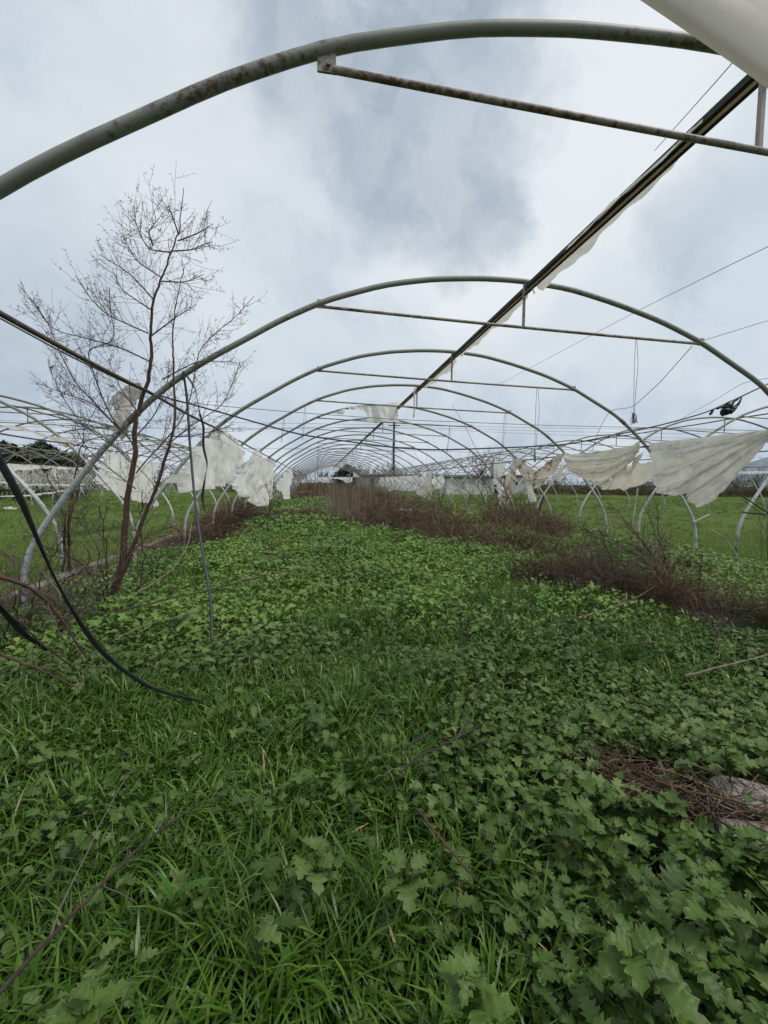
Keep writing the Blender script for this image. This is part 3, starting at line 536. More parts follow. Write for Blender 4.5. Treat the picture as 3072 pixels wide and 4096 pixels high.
# ---------------------------------------------------------------- kerbs, boards, slab, posts
def kerb(name, label, x, w, y0, y1, h, seed, mat='concrete'):
    n = int((y1 - y0) / .12); y = np.linspace(y0, y1, n); b = MB(); pr = [(-.5, -.2), (-.5, .8), (-.42, 1), (.42, 1), (.5, .8), (.5, -.2)]
    V = np.stack([np.stack([x + .06 * (fbm(y * .4, y * 0, seed) - .5) + w * a * (1 + .3 * (fbm(y * 2, y * 0 + c, seed + 1) - .5)), y, h * c * (1 + .5 * (fbm(y * 1.7, y * 0 + a, seed + 2) - .5))], 1) for a, c in pr], 1); k = len(pr)
    i = np.arange(n - 1)[:, None] * k; j = np.arange(k - 1)[None]; b.add(V.reshape(-1, 3), np.stack([i + j, i + j + 1, i + k + j + 1, i + k + j], -1).reshape(-1, 4))
    for q in (0, n - 1): b.add(V[q], [(0, 1, 2, 3), (0, 3, 4, 5)])
    return tag(b.build(name, M[mat], None, False), label, 'kerb')
kerb('concrete_kerb', 'broken concrete kerb along the left foot of the middle tunnel', -3.72, .16, 4.8, 40, .10, 2)
kerb('concrete_kerb', 'thin concrete strip along the right foot of the middle tunnel', 8.12, .20, 6.8, 40, .07, 4)
for lab, u0, v0, u1, v1 in (('grey weathered board lying at the right edge beyond the hoop feet', 2814, 2240, 3110, 2280), ('narrow board lying beside the third right hoop foot', 2627, 2196, 2775, 2218), ('pale board lying in the weeds near the fourth right hoop foot', 2258, 2128, 2395, 2158), ('pale broken board beyond the weeds right of the dead brush', 2270, 2110, 2405, 2122)):
    a, c = gnd(u0, v0, .06), gnd(u1, v1, .06); d_ = c - a; ln = np.linalg.norm(d_); d_ /= ln; s_ = np.array([-d_[1], d_[0], 0]); b = MB()
    n = 14; V = []
    for t in np.linspace(0, 1, n):
        for sx, sz in ((-1, 0), (1, 0), (1, 1), (-1, 1)): V.append(a + d_ * ln * t + s_ * sx * (.085 + .012 * R.random()) + np.array([0, 0, .028 * sz + .012 * math.sin(t * 5)]))
    i = np.arange(n - 1)[:, None] * 4; j = np.arange(4)[None]; b.add(V, np.stack([i + j, i + (j + 1) % 4, i + 4 + (j + 1) % 4, i + 4 + j], -1).reshape(-1, 4)); b.add(V[:4], [(0, 1, 2, 3)]); b.add(V[-4:], [(3, 2, 1, 0)])
    tag(b.build('board', M['board'], None, False), lab, 'board', 'boards on the ground')
def slab(label, cx, cy, sx, sy, rz, z, seed):
    n = 22; a = np.linspace(0, 2 * math.pi, n, endpoint=False); r_ = .8 + .35 * fbm(np.cos(a) * 2 + seed, np.sin(a) * 2, seed); x = np.sign(np.cos(a)) * abs(np.cos(a)) ** .6 * r_ * sx; y = np.sign(np.sin(a)) * abs(np.sin(a)) ** .6 * r_ * sy
    c, s = math.cos(rz), math.sin(rz); X, Y = cx + x * c - y * s, cy + x * s + y * c; b = MB(); V = np.concatenate([np.stack([X, Y, X * 0 - .03], 1), np.stack([X, Y, X * 0 + z], 1), np.stack([cx + (X - cx) * .93, cy + (Y - cy) * .93, X * 0 + z + .018], 1), [[cx, cy, z + .024]]])
    i = np.arange(n); j = (i + 1) % n; b.add(V, np.concatenate([np.stack([i, j, j + n, i + n], 1), np.stack([i + n, j + n, j + 2 * n, i + 2 * n], 1), np.stack([i + 2 * n, j + 2 * n, i * 0 + 3 * n, i * 0 - 1], 1)]))
    tag(b.build('stone_slab', M['slab'], None, False), label, 'slab', 'pale slabs in the weeds')
slab('pale grey slab in the weeds under the sticks at the right edge, the upper one', 1.97, 1.52, .20, .12, -.6, .10, 2)
slab('pale grey slab in the weeds at the right edge, the lower broken one', 1.76, 1.36, .16, .08, -.5, .09, 5)
def stake(label, u0, v0, u1, v1, Y, r, mat='pipe', name='stake'):
    b = MB(); a, c = atY(u0, v0, Y), atY(u1, v1, Y); c[2] = max(c[2], -.05); b.tube(smooth_path([a, (a + c) / 2 + np.array([.01, 0, 0]), c], 8), [r * .9] * 4 + [r] * 4, 8); tag(b.build(name, M[mat]), label, 'stake', 'stakes standing among the hoops')
stake('white slanting stake in the right field between the hoop legs', 2551, 1950, 2530, 2095, 11.5, .02)
stake('charred black stake leaning on the fifth right leg', 2175, 1985, 2145, 2065, 12.5, .04, 'pole')
stake('dark upright stick in the weeds at the right', 2808, 2215, 2785, 2430, 4.6, .009, 'pole')
stake('black charred stick crossing the right field near the edge', 2940, 1965, 3090, 2065, 7.0, .013, 'pole')
stake('dark stake jammed across the leg at the right edge', 2975, 2050, 3055, 2056, 7.2, .02, 'pole')
stake('pale splintered stick wedged on the third right leg', 2770, 2090, 2838, 2058, Y3 - .05, .02, 'board')
cable('bent_stick', 'bare straw coloured stem arching over at the right edge', 'stick', [atY(*p, 6.4) for p in q6((1300, 955), (1360, 985), (1420, 1050), (1460, 1100), (1490, 1170), (1495, 1240))], .008, 'board')

# ---------------------------------------------------------------- the thorn tree and other bare woody plants
def wander(p, d, ln, n, jit, up, rng):
    P = [np.array(p, float)]; d = np.array(d, float) / np.linalg.norm(d)
    for _ in range(n - 1):
        d = d + rng.normal(0, jit, 3) + np.array([0, 0, up]); d /= np.linalg.norm(d); P.append(P[-1] + d * ln / (n - 1))
    return np.array(P)
def spray(paths, rng, sp=.09, ln=(.25, .75), twig_r=.0036, thorn=True, up=.07, sub=3, start=.15, thorn_sp=.085):
    big, small, th = [], [], []
    for P, r0 in paths:
        d = np.concatenate([[0], np.cumsum(np.linalg.norm(np.diff(P, axis=0), axis=1))]); s = d[-1] * start
        while s < d[-1] * .94:
            p = np.array([np.interp(s, d, P[:, i]) for i in range(3)]); q = np.array([np.interp(min(s + .05, d[-1]), d, P[:, i]) for i in range(3)]); t = q - p
            if np.linalg.norm(t) < 1e-4: break
            t /= np.linalg.norm(t); v = rng.normal(0, 1, 3); v -= v @ t * t; v /= np.linalg.norm(v)
            l = rng.uniform(*ln) * (1.12 - .62 * s / d[-1]); W = wander(p, t * 1.0 + v * .85, l, 8, .10, up * .8, rng); big.append(W)
            for k in range(sub):
                i = rng.integers(1, 7); t2 = W[i + 1] - W[i]; t2 /= np.linalg.norm(t2) + 1e-9; v2 = rng.normal(0, 1, 3); small.append(wander(W[i], t2 * .8 + v2 * .7, l * rng.uniform(.25, .6), 5, .12, up * .7, rng))
            s += sp * rng.uniform(.5, 1.5)
    big, small = np.array(big), np.array(small)
    b = MB(); b.many_tubes(big, np.linspace(twig_r, twig_r * .45, 8)[None] * np.ones((len(big), 1)), 3, rng.uniform(0, 1, len(big)))
    b.many_tubes(small, np.linspace(twig_r * .6, twig_r * .35, 5)[None] * np.ones((len(small), 1)), 3, rng.uniform(0, 1, len(small)))
    if thorn:
        for A, m in ((big, 8), (small, 5)):
            l = np.linalg.norm(A[:, -1] - A[:, 0], axis=1).mean(); k = max(2, int(l / thorn_sp)); n = len(A) * k
            a = rng.integers(0, len(A), n); i = rng.integers(0, m - 1, n); f = rng.random((n, 1)); p = A[a, i] * (1 - f) + A[a, i + 1] * f
            t = A[a, i + 1] - A[a, i]; t /= np.linalg.norm(t, axis=1)[:, None] + 1e-9; v = rng.normal(0, 1, (n, 3)); v -= (v * t).sum(1)[:, None] * t; v /= np.linalg.norm(v, axis=1)[:, None]
            e = p + (v + t * .35) * rng.uniform(.018, .038, (n, 1)); b.many_tubes(np.stack([p, (p + e) / 2, e], 1), np.array([[.0024, .0016, .0004]]) * np.ones((n, 1)), 3, rng.uniform(0, .6, n))
    return b
z1 = .9259
T1 = [(x * z1, y * z1) for x, y in [(640, 1659), (655, 1560), (650, 1400), (660, 1300), (700, 1200), (740, 1090), (775, 1000), (790, 870), (795, 812)]]
def q1(*p): return [(x * z1, y * z1) for x, y in p]
trunk1 = q3((700, 1655), (740, 1560), (790, 1420), (803, 1250), (820, 1000), (850, 820), (880, 680), (870, 500), (905, 370), (930, 280)) + q1((640, 1650), (655, 1560), (650, 1400), (660, 1300), (700, 1200), (740, 1090), (775, 1000), (790, 870), (795, 812))
trunk2 = q3((715, 1640), (760, 1530), (830, 1360), (900, 1180), (950, 1030), (1020, 880), (1080, 680), (1120, 540), (1135, 400), (1130, 250), (1125, 100)) + q1((745, 1480), (750, 1400), (760, 1330), (795, 1150))
LIMBS = [q3((880, 650), (820, 545), (755, 490), (690, 370), (640, 250), (600, 130), (560, 0)) + q1((500, 1470), (475, 1330), (472, 1240)),
         q3((800, 530), (740, 480), (640, 370), (560, 290), (480, 200), (430, 100), (380, 0)) + q1((210, 1400), (150, 1310), (80, 1230)),
         q3((760, 500), (600, 340), (440, 290), (330, 250), (280, 215)),
         q3((880, 800), (960, 700), (1060, 600), (1180, 450), (1230, 330)) + q1((860, 1510), (950, 1420), (1020, 1370), (1060, 1320), (1098, 1280)),
         q3((1080, 620), (1200, 520), (1330, 430), (1430, 370), (1500, 240), (1555, 80)), q1((700, 1200), (590, 1130), (540, 1040), (530, 1005)), q1((740, 1090), (640, 1080), (590, 980), (575, 890)),
         q1((740, 1085), (830, 1080), (880, 1055), (920, 1045)), q1((770, 1010), (745, 930), (725, 885)), q1((660, 1290), (560, 1180), (430, 1100)), q1((655, 1340), (520, 1250), (485, 1160)),
         q1((640, 1440), (460, 1360), (390, 1290), (325, 1190)), q1((700, 1215), (800, 1220), (880, 1185)), q1((655, 1450), (760, 1370), (850, 1315)), q1((770, 1040), (850, 1010), (915, 970)), q1((660, 1060), (640, 1000), (685, 945)),
         q3((860, 740), (760, 640), (640, 560), (520, 470), (420, 330), (320, 130), (310, 60)), q3((1110, 560), (1240, 560), (1400, 520), (1520, 480)), q3((870, 570), (1000, 430), (1080, 250), (1100, 60)),
         q3((880, 900), (700, 760), (560, 640), (500, 520)), q3((905, 420), (780, 250), (700, 60)), q1((645, 1560), (520, 1500), (330, 1450), (230, 1430), (130, 1290)), q1((700, 1640), (850, 1560), (960, 1560), (1040, 1570))]
rt = np.random.default_rng(21)
tb = gnd(400, 2470); tree = empty('thorn_tree', (tb[0], tb[1], 0), 'tall bare thorny tree with a reddish trunk growing through the second hoop', 'tree')
loc0 = np.array([tb[0], tb[1], 0])
def lift(px, ya, yb): return smooth_path([atY(u, v, ya + (yb - ya) * i / (len(px) - 1)) for i, (u, v) in enumerate(px)], 4 * len(px))
for px, r0, ye in ((trunk1, .036, 4.7), (trunk2, .024, 4.55)):
    P = lift(px, 4.9, ye); P[0, 2] = -.05; b = MB(); b.tube(P - loc0 + rt.normal(0, .004, P.shape), np.linspace(1, 0, len(P)) ** 1.1 * r0 + .003, 9); b.build('trunk', M['bark'], tree)
    spray([(P, r0)], rt, .085, (.2, .55), start=.33, sub=2, twig_r=.0023, up=.10).build('twigs', M['thorn'], tree).location = -loc0
for i, px in enumerate(LIMBS):
    y0 = 4.75; P = lift(px, y0, y0 + rt.uniform(-.75, .6)); br = MB(); br.tube(P - loc0, np.linspace(.0072, .0026, len(P)), 6, tint=.5); o = br.build('branch', M['thorn'], tree)
    spray([(P, .01)], rt, .038, (.18, .55), start=.08, sub=2, up=.10, twig_r=.0023).build('twigs', M['thorn'], o).location = -loc0
def woody(label, u, v, Y, ends, r0, seed, sp=.12, ln=(.2, .5), mat='bark_dark', name='thorn_shrub', thorn=True, group=None, twig_r=.0036):
    rng = np.random.default_rng(seed); base = atY(u, v, Y); base[2] = 0; t = empty(name, tuple(base), label, 'shrub', group); b = MB(); paths = []
    for e in ends:
        P = smooth_path([base + rng.normal(0, .04, 3) * [1, 1, 0] - [0, 0, .04]] + [atY(a, c, Y + rng.uniform(-.5, .5)) for a, c in e], 6 * len(e) + 6); P[1:] += rng.normal(0, .012, P[1:].shape); paths.append((P, r0)); b.tube(P - base, np.linspace(r0, .004, len(P)), 6)
    b.build('stem', M[mat], t); spray(paths, rng, sp, ln, start=.2, thorn=thorn, twig_r=twig_r).build('twigs', M['thorn'], t).location = -base
woody('dark thorny sapling behind the white leg of the second hoop', 268, 2300, 7.2, [q3((425, 1250), (420, 1100), (460, 960), (500, 760), (540, 520), (620, 380)), q3((440, 1150), (520, 900), (560, 640)), q3((420, 1100), (370, 950), (300, 800), (250, 720)), q3((440, 1000), (600, 900), (700, 860))], .017, 5, .10, (.3, .8))
woody('low tangle of thorny suckers at the foot of the thorn tree', 420, 2440, 4.85, [q3((620, 1250), (520, 1100), (430, 1060)), q3((800, 1380), (950, 1200), (1150, 1130)), q3((560, 1400), (330, 1300), (180, 1180)), q3((700, 1300), (640, 1000)), q3((930, 1500), (925, 1200), (915, 900))], .008, 6, .08, (.2, .7))
woody('leaning bare shrub with many thin dark twigs in front of the third right leg', 2700, 2330, 5.2, [[(2560, 2150), (2440, 2010)], [(2600, 2200), (2500, 2090)], [(2640, 2250), (2560, 2200), (2380, 2120)], [(2650, 2200), (2590, 2050)], [(2680, 2270), (2640, 2160), (2630, 1990)], [(2560, 2260), (2380, 2210)], [(2600, 2250), (2440, 2170), (2330, 2130)]], .011, 8, .07, (.2, .7), name='bare_shrub', thorn=False)
woody('dark twiggy shrub sprawling over the red brown brush mat', 2440, 2390, 5.0, [[(2400, 2290), (2330, 2200)], [(2460, 2280), (2420, 2180), (2400, 2110)], [(2500, 2300), (2540, 2230)], [(2380, 2330), (2250, 2290)], [(2480, 2330), (2620, 2290)], [(2420, 2300), (2290, 2230)]], .008, 18, .06, (.2, .6), name='bare_shrub', thorn=False)
woody('low dark shrub at the right end of the red brown brush mat', 2880, 2530, 3.7, [[(2850, 2440), (2800, 2380)], [(2910, 2420), (2960, 2370)], [(2940, 2470), (3030, 2430)], [(2840, 2480), (2740, 2450)]], .006, 19, .06, (.15, .45), name='bare_shrub', thorn=False)
woody('spindly bare shrub at the right edge beside the leg', 3060, 2160, 7.3, [[(3040, 2050), (2960, 1990)], [(3070, 2040), (3010, 1990)], [(3100, 2000)]], .007, 9, .1, (.2, .5), name='bare_shrub', thorn=False)
woody('thin bare sapling standing between the bunched film and the brush on the left', 1075, 2130, 12.5, [[(1078, 2000), (1060, 1900)], [(1085, 1990), (1100, 1915)]], .012, 10, .16, (.2, .6), name='bare_shrub', thorn=False, twig_r=.006)
for lab, u, v, Y, e, sd in (('dry vine climbing the right leg of the fifth hoop', 2075, 2080, 13.6, [[(2040, 1990), (1990, 1910), (1940, 1860)], [(2060, 1990), (1970, 1900)], [(2010, 2020), (1940, 1930), (1900, 1890)]], 11), ('dry vine wrapped round the right leg of the sixth hoop', 1960, 2070, 16.4, [[(1930, 1980), (1880, 1900), (1840, 1850)], [(1950, 1960), (1900, 1880)], [(1900, 2000), (1840, 1930)]], 12), ('dark dead vine heap under the brown stained rag', 2060, 2110, 11.6, [[(2090, 2040), (2060, 1990)], [(2130, 2060), (2110, 2000)], [(2010, 2060), (1990, 2000)], [(2070, 2050), (2150, 2080)], [(2020, 2090), (1980, 2070)]], 13)):
    woody(lab, u, v, Y, e, .014, sd, .09, (.25, .8), name='dry_vine', thorn=False, twig_r=.007)

# fallen branches
def w0(x, y): return (x * .4822, 2000 + y * .4822)
def fallen(label, pts, r, mat='bark_dark', twigs=True, seed=0, group='branches lying in the weeds'):
    rng = np.random.default_rng(seed); P = smooth_path(pts, 26); P[1:-1] += rng.normal(0, .0025, P[1:-1].shape); t = MB(); t.tube(P, np.linspace(r, r * .45, len(P)), 7); o = tag(t.build('fallen_branch', M[mat]), label, 'branch', group)
    if twigs: spray([(P, r)], rng, .12, (.15, .45), twig_r=max(.003, r * .3), thorn=False, up=.0, sub=1, start=.2).build('twigs', M['thorn'], o)
def lay(px, z0, z1_): return [gnd(u, v, z0 + (z1_ - z0) * i / (len(px) - 1)) for i, (u, v) in enumerate(px)]
def span(px, y0, y1): return [atY(u, v, y0 + (y1 - y0) * i / (len(px) - 1)) for i, (u, v) in enumerate(px)]
woody('tangle of bare thorny stems round the foot of the white left leg', 60, 2520, 4.3, [[w0(180, 700), w0(40, 420)], [w0(300, 760), w0(420, 480), w0(560, 300)], [w0(250, 900), w0(480, 700), w0(760, 560)], [w0(120, 760), w0(60, 500)], [w0(200, 950), w0(420, 920), w0(700, 860)], [w0(80, 900), w0(-60, 760)]], .008, 16, .07, (.2, .7))
woody('dry straw coloured twiggy shrub low between the white leg and the thorn tree', 250, 2480, 4.5, [[w0(560, 800), w0(700, 640)], [w0(480, 800), w0(400, 620), w0(300, 540)], [w0(640, 850), w0(860, 700), w0(1000, 640)], [w0(600, 950), w0(800, 920)], [w0(440, 900), w0(200, 830)]], .007, 17, .06, (.15, .5), 'cane', 'bare_shrub', False)
fallen('thick reddish thorny stem leaning down into the grass at the left edge', span([(-80, 2290)] + [w0(*p) for p in ((0, 640), (180, 690), (330, 780), (480, 940), (600, 1130), (720, 1310))], 2.75, 3.25), .014, 'bark', True, 1)
fallen('lowest brown stem slanting into the grass at the left edge', span([(-60, 2590)] + [w0(*p) for p in ((0, 1280), (280, 1390), (500, 1490), (650, 1560))], 2.45, 2.7), .009, 'bark', True, 2)
fallen('brown stem slanting into the grass between two others at the left edge', span([(-60, 2380)] + [w0(*p) for p in ((0, 880), (150, 1010), (230, 1080), (400, 1240), (560, 1350), (720, 1460))], 2.55, 2.95), .008, 'bark_dark', True, 3)
fallen('grey curved branch rising from the tree foot to the fourth left leg', span([w0(*p) for p in ((940, 880), (1260, 700), (1450, 560), (1560, 370), (1600, 150))], 4.6, 7.5), .013, 'cane', False, 4)
fallen('long thin dark branch lying from the tree foot across the weeds', span([w0(*p) for p in ((960, 925), (1250, 860), (1500, 790), (1659, 770))] + [(1000, 2315), (1200, 2275)], 3.8, 4.8), .009, 'bark_dark', True, 5)
fallen('pale thin stem lying in the grass below the long dark branch', span([w0(*p) for p in ((950, 1160), (1100, 1080), (1300, 1010), (1659, 920))], 3.35, 3.85), .006, 'cane', True, 6)
fallen('long black branch lying in the grass at the bottom left', lay([(-40, 4010), (139, 3815), (296, 3648), (444, 3500), (555, 3398), (667, 3305), (833, 3185)], .30, .27), .0062, 'bark_dark', True, 7)
fallen('dark stick lying among leaves left of the middle foreground', lay([(1610, 2996), (1712, 2931), (1767, 2894)], .24, .28), .0065, 'bark_dark', False, 8)
fallen('brown tipped dark stick lying just below another in the middle foreground', lay([(1600, 3089), (1675, 3024), (1758, 2987), (1915, 2904)], .24, .26), .0065, 'bark_dark', True, 9)
fallen('dark stick with an orange broken end in the foreground leaves', lay([(1675, 3240), (1758, 3352), (1850, 3454), (1897, 3509)], .26, .30), .0065, 'bark', False, 10)
fallen('grey forked branch lying in front of the red brown brush', span([(2314, 2473), (2406, 2445), (2517, 2408), (2628, 2340)], 3.85, 4.7), .014, 'cane', True, 11)
fallen('grey branch lying on the grass at the right edge', span([(2740, 2705), (2971, 2644), (3072, 2621), (3150, 2600)], 2.75, 2.85), .011, 'cane', True, 12)
fallen('short bent brown stick standing in the grass on the right', span([(2494, 2580), (2638, 2570), (2628, 2610), (2624, 2663)], 3.1, 3.0), .008, 'bark_dark', False, 13)
fallen('twisted dark branch at the near edge of the big brown brush', span([(1565, 2180), (1600, 2145), (1680, 2130), (1760, 2135)], 9.3, 9.3), .02, 'bark_dark', True, 14)
fallen('thin dark branch lying in the weeds left of the centre', span([(1040, 2210), (1180, 2230), (1300, 2200), (1340, 2170)], 7.8, 8.1), .012, 'bark_dark', True, 15)
fallen('thin pale branch across the weeds left of the centre', span([(960, 2320), (1100, 2295), (1190, 2270), (1280, 2275)], 5.0, 5.2), .007, 'cane', True, 16)
fallen('upright dead stem leaning in the middle of the weeds', span([(1870, 2590), (1868, 2520), (1855, 2470)], 3.6, 3.6), .008, 'bark_dark', True, 17)
for k, (lab, px) in enumerate((('dark stick piled by the pale slabs, longest one', [(2560, 3090), (2700, 3140), (2860, 3230), (3072, 3330)]), ('reddish stick lying over the pale slabs', [(2620, 3120), (2760, 3170), (2900, 3190), (3072, 3240)]), ('dark bent stick in the litter left of the slabs', [(2580, 3130), (2680, 3210), (2720, 3260)]), ('brown stick crossing the litter near the slabs', [(2680, 3120), (2700, 3190), (2705, 3260)]), ('thin stick on the lower pale slab', [(2780, 3200), (2900, 3300), (3060, 3370)]))):
    fallen(lab, lay(px, .17, .19), .0065, 'bark' if k % 2 else 'bark_dark', False, 20 + k, 'sticks by the pale slabs')

# ---------------------------------------------------------------- dead brush (masses nobody could count)
def pt_seg(x, y, line):
    best = np.full(x.shape, 1e9)
    for (ax, ay, ra), (bx, by, rb) in zip(line[:-1], line[1:]):
        dx, dy = bx - ax, by - ay; t = np.clip(((x - ax) * dx + (y - ay) * dy) / (dx * dx + dy * dy), 0, 1); best = np.minimum(best, np.hypot(x - ax - t * dx, y - ay - t * dy) / (ra + t * (rb - ra)))
    return best
BRUSH = {'main': [(4.6, 7.9, .6), (4.0, 9.6, 1.15), (3.4, 12, 1.6), (3.0, 14.5, 1.9), (3.0, 18.0, 2.3), (3.4, 24, 2.8), (4.0, 40, 3.0), (3.0, 60, 3.6)],
         'front': [(3.3, 6.0, .5), (4.0, 5.4, .75), (4.2, 4.6, .55), (4.6, 3.7, .5), (5.0, 3.2, .45)],
         'left': [(-3.0, 10.2, .8), (-2.6, 12.0, .9), (-3.4, 15, .8), (-3.2, 22, .9)], 'small': [(-.9, 9.2, .3), (-.5, 9.4, .35)],
         'mid': [(-2.4, 19, .8), (.2, 20.5, .7), (1.8, 22, .8)], 'far': [(-2.6, 36, 1.0), (-.5, 44, 1.6), (1, 58, 2.5)], 'right': [(6.2, 10.4, .5), (6.7, 12.4, .8), (6.9, 15.5, .8)]}
def brush_at(x, y): return np.minimum.reduce([pt_seg(x, y, l) for k, l in BRUSH.items() if k != 'leg'])
BRUSH['leg'] = [(-3.5, 3.4, .6), (-3.2, 5.0, .65), (-3.4, 8.0, .55), (-3.4, 10, .5)]
def brush(name, label, key, n, hgt, r0, seed, mat='brush', lo=.15, up=(.35, .5), tint=(0, 1), patchy=0.):
    rng = np.random.default_rng(seed); line = BRUSH[key]; sg = np.array([math.dist(a[:2], c[:2]) * (a[2] + c[2]) / max(4, (a[1] + c[1]) * .5) ** .75 for a, c in zip(line[:-1], line[1:])]); sg /= sg.sum()
    k = rng.choice(len(sg), n, p=sg); t = rng.random(n); A = np.array(line); c = A[k] * (1 - t[:, None]) + A[k + 1] * t[:, None]
    a = rng.uniform(0, 2 * math.pi, n); rr_ = np.sqrt(rng.random(n)) * c[:, 2] * (1 + .25 * rng.normal(0, 1, n)); x, y = c[:, 0] + np.cos(a) * rr_, c[:, 1] + np.sin(a) * rr_
    fall = np.clip(1.15 - (rr_ / c[:, 2]) ** 2 * .75, .25, 1.2) * (.18 + 1.45 * fbm(x * .8, y * .8, seed, 3))
    dist = np.hypot(x, y); m = 7; z = gh(x, y)
    d = rng.normal(0, 1, (n, 3)); d[:, 2] = np.abs(rng.normal(up[0], up[1], n)) + .05; d /= np.linalg.norm(d, axis=1)[:, None]
    z0 = z + rng.random(n) ** 1.6 * hgt * .65 * fall; P = np.zeros((n, m, 3)); P[:, 0] = np.stack([x, y, z0], 1); ln = rng.uniform(.35, 1.1, n) * hgt * 1.15 * np.clip(fall, .5, 1.2); cane = rng.random(n) < .05; ln[cane] *= 1.9; d[cane, 2] += .5; pk = (fbm(x * 1.6, y * 1.6, seed + 3, 3) > patchy); x, y, z = x, y, z
    for i in range(1, m):
        d = d + rng.normal(0, .22, (n, 3)); d[:, 2] -= .05; d /= np.linalg.norm(d, axis=1)[:, None]; P[:, i] = P[:, i - 1] + d * (ln / (m - 1))[:, None]
    P[..., 2] = np.maximum(P[..., 2], z[:, None] + .01)
    r = (r0 * (.6 + .8 * rng.random(n)) * np.clip(dist / 6, .7, 4) ** .8)[:, None] * np.linspace(1, .4, m)[None]; r[cane] *= 1.5; b = MB(); tn = rng.uniform(*tint, n) ** 1.3; tn[cane] = rng.uniform(.6, 1, cane.sum()); b.many_tubes(P[pk], r[pk], 3, tn[pk])
    q = rng.choice(np.nonzero(pk)[0], n * 2); s = rng.integers(1, m - 1, n * 2); e = rng.normal(0, 1, (n * 2, 3)); e /= np.linalg.norm(e, axis=1)[:, None]; l2 = ln[q] * rng.uniform(.15, .4, n * 2); S = P[q, s][:, None] + (np.linspace(0, 1, 4)[None, :, None] * l2[:, None, None]) * (e[:, None] + np.array([0, 0, .25])) + rng.normal(0, .012, (n * 2, 4, 3)) * np.array([0, 1, 1, 1])[None, :, None]
    S[..., 2] = np.maximum(S[..., 2], .01); b.many_tubes(S, r[q, s][:, None] * np.linspace(.7, .4, 4)[None], 3, tn[q])
    return tag(b.build(name, M[mat]), label, 'dead brush', None, 'stuff')
brush('dead_brush', 'big band of dry brown brush running down the middle of the tunnel', 'main', 11500, 1.08, .0028, 31, up=(.4, .5), patchy=.40)
brush('dead_brush', 'low red brown brush mat in the right foreground', 'front', 5200, .55, .0024, 32, tint=(0, .85), patchy=.52)
brush('dead_brush', 'heap of dry brown canes under the left film', 'left', 2600, .75, .0032, 33, up=(.25, .4))
brush('dead_brush', 'dry thorny litter around the foot of the white left leg', 'leg', 900, .34, .0024, 34, tint=(.3, 1))
brush('dead_brush', 'small brown heap of twigs in the weeds left of the centre', 'small', 500, .22, .003, 35)
brush('dead_brush', 'thin brown brush patch across the tunnel beyond the weeds', 'mid', 1100, .35, .0035, 36)
brush('dead_brush', 'brown scrub filling the far end of the tunnel', 'far', 1500, .9, .0035, 37)
brush('dead_brush', 'dark twiggy brush at the foot of the right hoops', 'right', 2300, .7, .0030, 38)
def stalks():
    rng = np.random.default_rng(40); n = 230; x = rng.normal(1.0, .6, n); y = rng.uniform(15, 21, n); h = rng.uniform(.7, 1.75, n); P = np.zeros((n, 6, 3)); lean = rng.normal(0, .07, (n, 2))
    for i in range(6): t = i / 5; P[:, i] = np.stack([x + lean[:, 0] * t * h + rng.normal(0, .008, n), y + lean[:, 1] * t * h, h * t], 1)
    b = MB(); b.many_tubes(P, np.linspace(.0056, .0035, 6)[None] * np.ones((n, 1)), 3, rng.random(n)); return tag(b.build('dry_stalks', M['stalk']), 'stand of straw coloured upright stalks in the brown brush', 'dry stalks', None, 'stuff')
stalks()

# ---------------------------------------------------------------- living ground cover
def leaf_tpl(n, lobed, width, droop, rim=False):
    t = np.linspace(0, 1, n); env = np.sin(np.pi * np.clip(t, 0, 1) ** .72) ** .75 * width; ph = np.arange(n) % (4 if rim else 2)
    lob = (np.array([.50, .74, 1.0, .80])[ph] if rim else np.where(ph == 1, 1., .5)) if lobed else np.ones(n); w_ = env * lob; w_[-1] = 0; w_[0] = width * .06
    fx = (np.array([-.02, .01, .075, .01])[ph] if rim else np.where(ph == 1, .06, -.02)) if lobed else t * 0; z = .42 * t - droop * t * t; mid = np.stack([t, t * 0, z], 1); rows = [mid]; ed = [np.full(n, .10)]
    for sgn in (1, -1):
        for q, e in (((.88, 0.), (1, .6)) if rim else ((1, .3),)):
            rows.append(np.stack([np.clip(t + fx * q, 0, 1.02), sgn * w_ * q, z + w_ * q * .28 + .02 * np.sin(ph * 1.6) * (q > .5)], 1)); ed.append(np.full(n, e))
    V = np.concatenate(rows); i = np.arange(n - 1); m = 2 if rim else 1; F = []
    for sd in (0, 1):
        ch = [0] + [1 + sd * m + q for q in range(m)]
        for a, c in zip(ch[:-1], ch[1:]): F.append(np.stack([i + a * n, i + 1 + a * n, i + 1 + c * n, i + c * n], 1) if sd == 0 else np.stack([i + a * n, i + c * n, i + 1 + c * n, i + 1 + a * n], 1))
    return V, np.concatenate(F), np.concatenate(ed)
